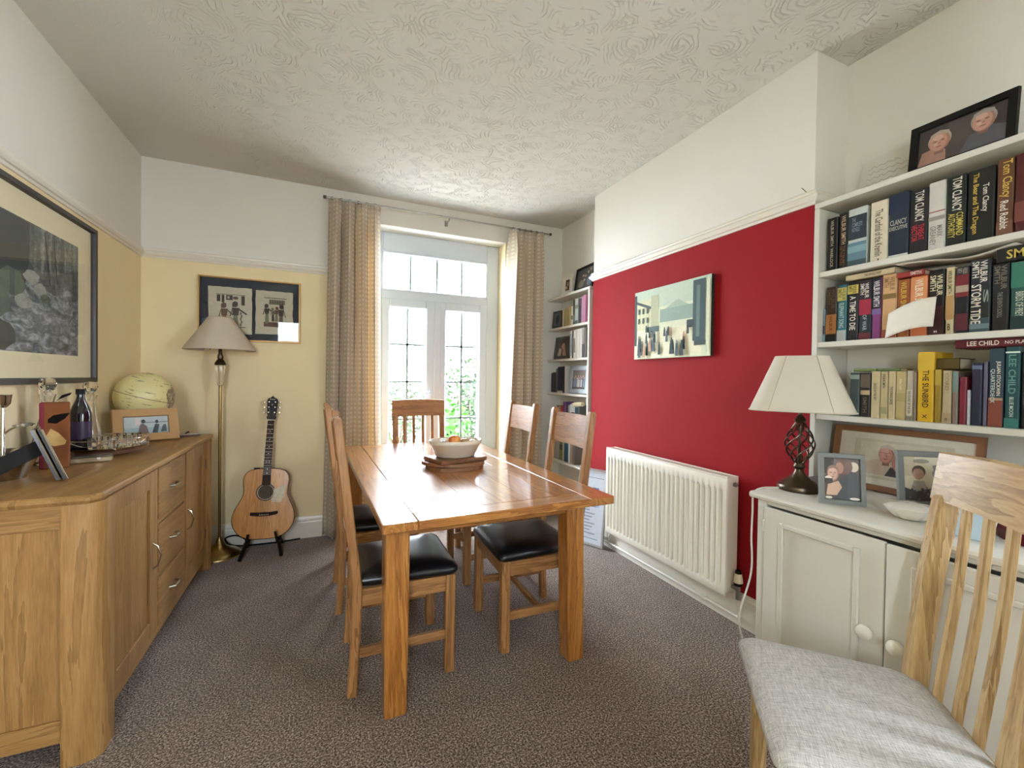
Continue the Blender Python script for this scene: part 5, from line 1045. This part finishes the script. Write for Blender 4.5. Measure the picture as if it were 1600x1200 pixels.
B = [
 ('black paperback with small pale lettering, first on the upper row', 1.256, 1.212, .245, '#14110f', (), (('WILBUR SMITH  WARLOCK', .08, .95, 0, .3, '#b9b1a4'),)),
 ('black paperback with pale and rust lettering, second on the upper row', 1.208, 1.171, .25, '#120f0d', ((.0, .03, '#9a9a92'),), (('WILBUR SMITH', .45, .96, .15, .5, '#c2ab93'), ('THE TRIUMPH\nOF THE SUN', .05, .42, 0, .55, '#7e5a42'))),
 ('pale blue hardback with seascape and navy panel, upper row', 1.170, 1.096, .255, '#b9c0bb', ((0, .42, '#5f7f8e'), (.0, .12, '#3c4f55'), (.25, .36, '#7fa0ab'), (.47, .88, '#26303a')), (('-THE\nCOMPLETE\nNOVELS', .6, .84, -.02, .55, '#7f8f98'),)),
 ('cream hardback with ornate dark lettering, upper row', 1.084, 1.021, .255, '#cfc5ae', (), (('The Cardinal of the Kremlin', .1, .86, .0, .45, '#5d5548'), ("-'", .03, .06, 0, .08, '#2d2822'))),
 ('navy hardback with pale title across its spine, upper row', 1.020, .952, .262, '#1a2738', ((.7, .98, '#16263f'), (.02, .06, '#b9b9b4')), (('-CLANCY', .52, .6, 0, .82, '#b6b3a8'), ('-EXECUTIVE', .44, .5, 0, .9, '#b6b3a8'))),
 ('black hardback with white author name and red title, upper row', .951, .894, .252, '#16161a', (), (('TOM CLANCY', .5, .97, .15, .5, W_), ('THREAT\nVECTOR', .2, .46, 0, .7, '#b32b3e'))),
 ('white hardback with grey author name, upper row', .892, .841, .26, '#c3c1b9', ((.56, .575, '#8a3a3a'), (.44, .5, '#8f8d86')), (('MARK\nGREANEY', .08, .36, 0, .75, '#77746c'),)),
 ('blackish green hardback with white and yellow lettering, upper row', .839, .785, .258, '#141b16', (), (('TOM CLANCY', .5, .98, .1, .5, W_), ('COMMAND\nAUTHORITY', .13, .48, 0, .8, '#c2b458'))),
 ('thick black hardback with gold title and white author name, upper row', .782, .712, .257, '#11120f', (), (('The Bear and The Dragon', .12, .95, -.42, .28, GO), ('Tom Clancy', .4, .78, .32, .3, W_))),
 ('brown hardback with gold author name and white title, upper row', .708, .667, .265, '#5d3a22', ((.0, .2, '#6d4a35'),), (('Tom Clancy', .5, .98, .1, .75, GO), ('Red Rabbit', .1, .46, -.05, .5, W_))),
 ('dark red hardback beside the brown one at the right of the upper row', .665, .61, .265, '#4a1416', ((.15, .4, '#6d3a34'),), (('Tom Clancy', .45, .9, .2, .4, '#b98a78'),)),
 ('dark blue hardback past the dark red one, upper row', .608, .56, .25, '#1c2a44', (), (('CLANCY', .4, .9, 0, .5, W_),)),
]
for lb, y0, y1, ht, c, bd, tx in B: book(lb, y0, y1, 1.827, ht, c, bands=bd, texts=tx, group=G1)
B = [
 ('short blue grey paperback against the left upright, middle row', 1.266, 1.256, .155, '#6d8390', ((0, .2, '#7fa9b4'), (.25, .5, '#3a2a2e')), ()),
 ('sunset orange and brown paperback, middle row', 1.254, 1.209, .252, '#3a2a20', ((.15, .5, '#a8703c'), (0, .14, '#15120f')), (('WILBUR\nSMITH', .6, .96, 0, .75, '#63503e'), ('WILBUR', .2, .48, 0, .3, '#5d3f28'))),
 ('teal paperback with yellow top and white foot, middle row', 1.207, 1.168, .253, '#2f6b74', ((.72, .95, '#c3b866'), (0, .2, '#a9b2b0')), (('WILBUR\nSMITH', .73, .94, 0, .8, '#6d6a3a'), ('ELEPHANT SONG', .24, .68, 0, .5, '#b9cdd0'))),
 ('black paperback with yellow top and large white title, middle row', 1.166, 1.122, .257, '#0f1014', ((.8, .95, '#c0b055'),), (('WILBUR\nSMITH', .81, .94, -.05, .7, '#4a4528'), ('A TIME TO DIE', .18, .76, .05, .55, W_))),
 ('crimson and dark teal paperback, middle row', 1.120, 1.073, .256, '#15222a', ((.42, .68, '#8f2038'), (.68, 1., '#23161c'), (0, .12, '#5a2026')), (('WILBUR\nSMITH', .7, .95, -.1, .7, W_), ('OF WAR', .16, .42, 0, .35, '#8fa2a6'))),
 ('purple paperback with black top, middle row', 1.071, 1.038, .258, '#7a3b6d', ((.5, 1., '#1b1420'), (.4, .49, '#6d5a8c')), (('WILBUR SMITH', .53, .95, 0, .7, '#cfc9cf'),)),
 ('peach tan hardback with brown lettering, middle row', 1.036, .985, .262, '#c39a6d', ((0, .14, '#8f4a34'), (.62, .7, '#7a6034')), (('WILBUR\nSMITH', .75, .96, 0, .75, '#7a5a3a'),)),
 ('orange brown paperback with gold lettering, middle row', .983, .943, .232, '#8f4f22', (), (('WILBUR SMITH', .42, .96, .05, .5, GO),)),
 ('orange and pink paperback with white lettering, middle row', .941, .888, .235, '#b9663a', ((.3, .98, '#c98458'), (.28, .4, '#2d3a26')), (('WILBUR SMITH', .42, .95, .05, .5, '#e0d2b8'),)),
 ('black paperback with white name above the loose card, middle row', .885, .838, .248, '#15110f', ((0, .45, '#3a1f1a'),), (('WILBUR\nSMITH', .6, .92, .0, .8, '#d6cba8'), ('-"', .04, .07, 0, .2, W_))),
 ('narrow cream paperback with dark lettering, middle row', .835, .811, .249, '#c2b38c', ((.22, .58, '#b08a5a'),), (('WILBUR SMITH', .6, .95, 0, .5, '#4a402e'), ('-B', .06, .16, 0, .35, '#3a3426'))),
 ('dark paperback with maroon panels, middle row', .808, .771, .243, '#15161f', ((.05, .3, '#5a2430'), (.55, .88, '#6d1f26'), (.88, .98, '#2d2a2a'), (.62, .72, '#9a8a78')), (('WILBUR\nSMITH', .89, .98, 0, .75, '#8f8a80'),)),
 ('charcoal hardback with very large white title, middle row', .769, .716, .258, '#23272b', ((0, .2, '#3f5258'), (.05, .12, '#6d8288')), (('WILBUR\nSMITH', .68, .98, -.05, .75, W_), ('STORM TIDE', .12, .66, -.35, .5, W_), ('S', .4, .58, .6, .25, '#8f9490'))),
 ('black hardback with dim lettering beside the charcoal one, middle row', .713, .671, .23, '#0e1114', (), (('WILBUR\nSMITH', .62, .98, 0, .75, '#6d665a'), ('THE SEVENTH SCROLL', .2, .58, 0, .3, '#7a7a74'))),
 ('teal green hardback at the right of the middle row', .668, .62, .228, '#1c4a44', ((.62, 1., '#2f6b5a'), (0, .2, '#122c2e')), (('BIRDS OF PREY', .2, .56, -.1, .4, '#b9bfae'),)),
 ('dark grey hardback past the teal one, middle row', .618, .57, .23, '#2a2c30', (), (('SMITH', .4, .9, 0, .5, '#9a9a94'),)),
]
for lb, y0, y1, ht, c, bd, tx in B: book(lb, y0, y1, 1.505, ht, c, bands=bd, texts=tx, group=G2, xs=2.13)
CR = '#b3a37d'
B = [
 ('grey green paperback half hidden by the lamp shade, lower row', 1.148, 1.110, .19, '#39443f', ((.85, .95, '#7f8a80'),), ()),
 ('black paperback with pale lettering next to the cream ones, lower row', 1.107, 1.070, .19, '#1a1613', ((.5, .6, '#a08a68'), (.66, .96, '#5a4f40')), (('SMITH', .1, .45, 0, .4, '#6d5f4a'),)),
 ('first of the slim cream paperbacks on the lower row', 1.068, 1.035, .195, CR, (), (('EAGLE IN THE SKY', .38, .74, 0, .3, '#2c2519'),)),
 ('slim cream paperback with dark title near its top, lower row', 1.034, 1.008, .194, '#ac9b73', ((.1, .24, '#8a8460'),), (('WILBUR SMITH', .65, .95, 0, .35, '#2c2519'),)),
 ('slim cream paperback with title in the middle, lower row', 1.007, .982, .195, '#b5a57f', (), (('THE BURNING SHORE', .3, .68, 0, .45, '#2a2318'),)),
 ('mottled tan paperback among the slim cream ones, lower row', .981, .947, .194, '#a89668', ((.38, .55, '#95875a'),), (('Wilbur Smith', .62, .85, 0, .3, '#c9bd96'),)),
 ('grey cream paperback with black title beside the brown one, lower row', .946, .925, .196, '#a59a88', ((.1, .62, '#b9b09c'), (.0, .08, '#77736a')), (('THE SOUND OF THE SUN', .14, .6, 0, .45, '#26221c'),)),
 ('thin brown paperback left of the bright yellow book', .924, .914, .19, '#7a6a58', (), ()),
 ('thick bright yellow hardback with large dark title', .912, .862, .268, '#c79f1f', ((.74, .98, '#c2a234'),), (('THE SUNBIRD', .2, .74, .05, .4, '#3a2a12'), ('-X', .05, .1, 0, .35, '#2a2018'))),
 ('mustard book directly right of the bright yellow one', .860, .840, .2, '#8f7424', ((.7, 1, '#a88f3a'),), ()),
 ('beige book with a dark foot mark, lower row', .838, .811, .196, '#ab9c7c', ((.0, .2, '#a08c6c'),), (('CORD', .62, .95, 0, .45, '#8a7656'), ('-o', .05, .1, 0, .3, '#1c1814'))),
 ('grey pink picture book, lower row', .809, .793, .192, '#7a6a62', ((.6, 1, '#6d7f7a'),), ()),
 ('short wine red book, lower row', .791, .770, .172, '#70182c', (), ()),
 ('thin short white book right of the wine red one', .7685, .760, .125, '#b0b2b8', (), ()),
 ('navy paperback right of the thin white book', .758, .730, .222, '#1c2038', ((.9, .96, '#5f6a88'),), ()),
 ('thin grey violet book, lower row', .728, .717, .226, '#5a566a', (), ()),
 ('slate blue hardback with white lettering, lower row', .715, .678, .27, '#203844', ((0, .34, '#7a4034'), (.34, .37, '#a58a70')), (('JULIAN STOCKWIN', .4, .84, .3, .35, W_), ('QUARTERDECK', .3, .74, -.45, .35, '#b9c2c2'))),
 ('teal hardback with pale author name, lower row', .676, .640, .275, '#16474a', ((.92, .94, '#c9d4cc'), (0, .12, '#2f6d68')), (('LEE CHILD', .42, .9, 0, .5, '#5f8f8a'), ('BLUE MOON', .14, .38, 0, .3, '#b9c9c2'))),
 ('black hardback right of the teal one, lower row', .638, .612, .255, '#101214', (), (('CHILD', .3, .6, 0, .5, '#3a3c3c'),)),
 ('pale grey hardback at the right of the lower row', .610, .575, .222, '#8f938c', ((.6, 1, '#6f7a78'),), (('LEE CHILD', .2, .9, 0, .5, '#d0d4ce'),)),
]
for lb, y0, y1, ht, c, bd, tx in B: book(lb, y0, y1, 1.175, ht, c, bands=bd, texts=tx, group=G3, depth=.14)
def flat_book(label, y0, y1, z, th, col, x0=2.12, depth=.16, texts=(), tilt=0., yaw=0.):
    t = T('book', label, 'book', (x0, (y0+y1)/2, z), yaw, 'books lying flat on the alcove bookcase'); t.rotation_euler = (tilt, 0, yaw); h = (y0-y1)/2; bd = min(.003, th*.16)
    bm = BM(); poly = [(0, .003), (.004, 0), (depth, 0), (depth, bd), (.008, bd), (.008, th-bd), (depth, th-bd), (depth, th), (.004, th), (0, th-.003)]
    rows = [[V(a, y, b_) for a, b_ in poly] for y in (-h, h)]; vs = grid(bm, rows, closed=True, smooth=False); bm.faces.new(vs[0]); bm.faces.new(vs[1][::-1]); obj('cover', bm, spine_mat(col), t)
    bm = BM(); b2(bm, .008, depth-.004, -h+.004, h-.004, bd, th-bd); obj('page_block', bm, PAGE, t)
    for tx, a, b_, g, sz, c in texts:
        bm = BM(); text_bm(bm, tx, (-.0012, h-(y0-y1)*(a+b_)/2, th*(.5+g)), (0, -1, 0), (0, 0, 1), (y0-y1)*(b_-a), th*sz); obj('spine_lettering', bm, plain('foil_'+c.strip('#'), c, .4, var=.05), t, recalc=False)
    return t
flat_book('cream paperback lying flat on the left of the middle row', 1.168, .99, 1.7695, .024, '#b7a785', texts=(('THE ANGELS WEEP', .4, .75, 0, .4, '#3a3226'),), depth=.12)
flat_book('red and white paperback lying flat on the orange books, middle row', .98, .895, 1.7425, .022, '#8f2f2a', texts=(('SMITH', .5, .9, 0, .6, '#d6cfc4'),), depth=.13)
flat_book('black book lying flat with yellow lettering at the right of the middle row', .70, .55, 1.7365, .05, '#131211', texts=(('SMITH', .16, .8, 0, .6, '#b9a24a'),), depth=.14)
flat_book('dark red hardback lying flat with white lettering above the lower row', .80, .575, 1.4507, .03, '#591420', texts=(('LEE CHILD', .14, .5, 0, .55, W_), ('NO PLAN B', .56, .86, 0, .38, W_)), depth=.15)
flat_book('green paperback lying flat behind the lamp shade, lower row', 1.14, 1.055, 1.3705, .012, '#6d7f4e', depth=.11, x0=2.14)
flat_book('second green paperback lying flat, nearer the cream books', 1.053, .975, 1.3705, .012, '#5f7048', depth=.11, x0=2.145)
flat_book('brown paperback lying flat on the mustard book', .858, .795, 1.3755, .042, '#4f4018', depth=.12, x0=2.14)
# loose papers and card
PAPER = plain('white_paper', '#d8d3c6', .8, var=.03)
bm = BM(); rows = [[V(2.085-.012*math.sin(PI*s)-.02*f, .99+(.842-.99)*s, 1.60+.045*math.sin(s*1.6)-.10*f+(.0-.012*s*f)) for s in [k/10 for k in range(11)]] for f in [k/6 for k in range(7)]]
grid(bm, rows); o = obj('note_card', bm, PAPER, recalc=False); o.modifiers.new('t', 'SOLIDIFY').thickness = .0008; tag(o, 'bent blank white card hanging over the edge of the middle row', 'card')
bm = BM(); rows = [[V(2.10+.16*f, .98-.33*s, 1.797+.003*math.sin(5*s)-.014*math.sin(PI*s)**2-.012*(1-f)*(s > .4)*math.sin(PI*(s-.4)/.6)) for s in [k/14 for k in range(15)]] for f in (0, .3, .6, 1)]
grid(bm, rows); o = obj('loose_sheet', bm, PAPER, recalc=False); o.modifiers.new('t', 'SOLIDIFY').thickness = .0006; tag(o, 'loose white sheets slid between the middle row books and the shelf above', 'paper')
bm = BM(); b2(bm, 2.11, 2.2, .93, 1.10, 1.1753, 1.1758); tag(obj('loose_sheet', bm, PAPER), 'thin paper lying under the cream paperbacks', 'paper')
# on top of the near bookcase
photo_frame('photo_frame', 'black frame with a smiling pair standing on top of the alcove bookcase', (2.17, .825, 2.1475), -PI/2, .12, .30, .20, (.028, .028), BLACK,
    [('#3a3230', rect(0, 0, 1, 1)), ('#4a3f3c', rect(.35, 0, .7, 1)), ('#55565c', [(.5, 0), (1, 0), (1, .4), (.8, .55), (.6, .4)]), ('#a07a68', [(0, 0), (.35, 0), (.34, .3), (.2, .42), (.05, .38)])] + head(.26, .55, .13, .26, '#b98a76', '#a99a88') + head(.76, .66, .13, .26, '#b98a78', '#9a948c') + [('#c9bca8', rect(.52, .0, .55, .9))][:0])
crd = T('handwritten_card', 'faint handwritten sheet of clear film standing on the alcove bookcase', 'card', (2.27, 1.09, 2.1475))
bm = BM(); rows = [[V(-.0+.05*f-.02*math.sin(PI*s), .125-.25*s, .005+.195*f) for s in [k/10 for k in range(11)]] for f in (0, .5, 1)]; grid(bm, rows); obj('sheet', bm, plain('pale_sheet', '#d4d2c8', .8, var=.03), crd, recalc=False)
bm = BM(); r = random.Random(4)
for k in range(5):
    yy = .10-.0; z = .15-.026*k; pts = [(-.005+.05*(z/.2)-.02*math.sin(PI*(.125-y)/.25)-.002, y, z+.004*math.sin(y*210+k)+r.uniform(-.002, .002)) for y in [.09-.18*q/30*(.7+.3*((k*7) % 3)/2) for q in range(31)]]; tube(bm, pts, .0007, 4)
obj('handwriting', bm, plain('grey_ink', '#8a8578', .8), crd)
bm = BM(); tube(bm, [(.05, -.125, .2), (.05-.012, -.1255, .1), (.0, -.1255, .0)], .0016, 5); obj('dark_edge', bm, plain('dark_grey_edge', '#5a554a', .8), crd)  # thin dark grey line down one edge of the sheet
# ------------------------------------------------------------------ far bookcase contents
FX = 2.118
ordn = ['first', 'second', 'third', 'fourth', 'fifth', 'sixth', 'seventh', 'eighth', 'ninth', 'tenth', 'eleventh', 'twelfth']
def far_row(z, items, shelf, depth=.115):
    for k, (y0, y1, h, c, nm, bands) in enumerate(items):
        book(f'{nm} book, {ordn[k]} from the curtain, {shelf} shelf of narrow bookcase', y0, y1, z, h, c, depth=depth, xs=FX, bands=bands, group=f'books on the {shelf} shelf of the narrow bookcase')
def seq(y, lst): 
    out = []
    for w_, h, c, nm, *b in lst: out.append((y, y-w_, h, c, nm, b[0] if b else ())); y -= w_+.001
    return out
far_row(1.82, seq(3.655, [(.018, .15, '#3a2f33', 'dark violet'), (.02, .16, '#c9c2b2', 'thin white'), (.035, .165, '#9c8f62', 'tan'), (.036, .17, '#a3966a', 'pale tan'), (.03, .172, '#978a5c', 'olive tan'), (.034, .18, '#a99c70', 'light tan'), (.03, .175, '#cfcabc', 'white', ((.3, .5, '#6a6a62'),)), (.03, .23, '#3f4640', 'dark grey', ((.1, .4, '#7a8478'),)), (.058, .235, '#a9b3a8', 'tall grey white', ((.6, .75, '#7a8468'), (0, .15, '#54605c'))), (.05, .225, '#2d2630', 'blackish', ((.7, .95, '#4a3a44'),)), (.018, .235, '#b58aa0', 'thin pink'), (.05, .245, '#a66a86', 'rose pink')]), 'upper')
far_row(1.512, seq(3.49, [(.035, .255, '#cdd0d0', 'white and blue lettered', ((.1, .9, '#9aa5b0'),)), (.022, .255, '#33302c', 'dark striped', ((.2, .8, '#6a635a'),)), (.035, .258, '#d5d0c6', 'white lettered', ((.2, .7, '#8a8478'),)), (.03, .262, '#c6c3ba', 'grey white'), (.034, .262, '#d9d5ca', 'plain white'), (.045, .265, '#cfcbc4', 'broad white'), (.04, .268, '#7a756c', 'grey', ((0, .45, '#26231f'),)), (.03, .262, '#4a3f34', 'brown')]), 'second')
far_row(1.186, seq(3.84, [(.03, .19, '#26232c', 'black'), (.03, .2, '#2d2a30', 'charcoal'), (.032, .195, '#211c22', 'dark purple black'), (.03, .235, '#5a584f', 'grey brown'), (.034, .25, '#1c2038', 'navy', ((0, .08, '#b9b4ac'),)), (.034, .252, '#21253f', 'dark blue', ((0, .08, '#b9b4ac'),)), (.034, .253, '#191b30', 'deep navy', ((0, .08, '#b9b4ac'),)), (.03, .255, '#14131c', 'blue black'), (.014, .26, '#c6c4be', 'thin white')]), 'third')
far_row(.862, seq(3.72, [(.04, .2, '#8d8a88', 'grey'), (.03, .19, '#a5a19c', 'pale grey'), (.045, .2, '#b8452c', 'orange red', ((.2, .7, '#c25a3a'),)), (.03, .24, '#5d3a78', 'purple'), (.03, .24, '#6a4a84', 'violet'), (.035, .215, '#4a463e', 'dark olive'), (.03, .215, '#8f9a98', 'grey green'), (.025, .225, '#c9c9c4', 'white'), (.06, .235, '#b9bcb8', 'white and black', ((.35, .65, '#20201e'),)), (.05, .2, '#2f5a66', 'teal'), (.03, .22, '#4a4a44', 'dark grey')]), 'fourth')
far_row(.537, seq(3.82, [(.17, .255, '#9a958c', 'wide grey binder', ((.05, .95, '#a8a39a'),)), (.05, .25, '#7d8a4e', 'yellow green', ((.4, .6, '#3a3f2a'),)), (.03, .225, '#c2bfb4', 'white'), (.075, .24, '#2c5a70', 'blue'), (.03, .25, '#cfcdc6', 'thin white'), (.045, .24, '#8a7a68', 'tan'), (.04, .235, '#5a4a40', 'brown')]), 'fifth')
fam = [('#4a4440', rect(0, 0, 1, 1)), ('#6a5f58', rect(0, .6, 1, 1))] 
r = random.Random(11)
for k in range(9): fam += [(r.choice(('#3a4660', '#c2bcb4', '#2a2a30', '#6d7a8c')), rect(.08+.095*k, .1, .17+.095*k, .5+.1*(k % 2))), ('#c29a86', ell(.125+.095*k, .58+.1*(k % 2), .035, .06, 10))]
SILV = plain('silver_wide_frame', '#a7aeb2', .3, .6, var=.05)
photo_frame('photo_frame', 'wide silver frame with a group photo on the narrow bookcase', (2.122, 3.335, 1.1865), -PI/2, .08, .31, .255, .045, SILV, fam, leg=False)
photo_frame('photo_frame', 'dark glass frame with an embracing couple on the narrow bookcase', (2.135, 3.655, 1.5125), -PI/2, .12, .30, .22, .03, plain('dark_green_frame', '#4a4c42', .3), [('#4f4a42', rect(0, 0, 1, 1)), ('#c9b4a6', [(.1, 0), (.35, 0), (.4, .4), (.2, .5)]), ('#2a2622', ell(.5, .72, .2, .22)), ('#c09080', ell(.5, .6, .13, .2)), ('#b98a78', [(.5, 0), (.8, 0), (.62, .5), (.52, .5)])], leg=False)
photo_frame('photo_frame', 'small dark frame at the curtain end of the upper narrow shelf', (2.13, 3.755, 1.8205), -PI/2+.12, .1, .14, .17, .018, plain('pewter_frame', '#5f5c56', .4, .4), [('#6a7078', rect(0, 0, 1, 1)), ('#3f444c', ell(.5, .5, .3, .35))], leg=False)
photo_frame('photo_frame', 'white frame with mount on top of the narrow bookcase', (2.13, 3.575, 2.1205), -PI/2+.1, .07, .155, .185, .016, GLOSS, [('#dcd8cf', rect(0, 0, 1, 1)), ('#2f2624', rect(.28, .15, .75, .82)), ('#b08a7a', ell(.55, .55, .12, .16)), ('#c9a48e', ell(.42, .32, .12, .1))], leg=False)
photo_frame('photo_frame', 'black frame with a group photo on top of the narrow bookcase', (2.15, 3.32, 2.1205), -PI/2-.05, .13, .32, .22, .02, BLACK, [('#2f2f2c', rect(0, 0, 1, 1)), ('#7a7a62', ell(.3, .25, .18, .2)), ('#5f6a78', ell(.8, .3, .15, .25))] + [(c, ell(x, y, .05, .07, 10)) for c, x, y in (('#c9a894', .4, .65), ('#b99a88', .55, .6), ('#c2a08c', .7, .75), ('#9a8474', .85, .85), ('#c9b4a0', .5, .4))], leg=False)
bm = BM(); tube(bm, [(2.11, 3.38, 1.09), (2.11, 3.24, 1.10)], .02, 12); tag(obj('paper_roll', bm, plain('cream_roll', '#c9bb96', .7)), 'cream paper roll lying on books of the narrow bookcase', 'roll')
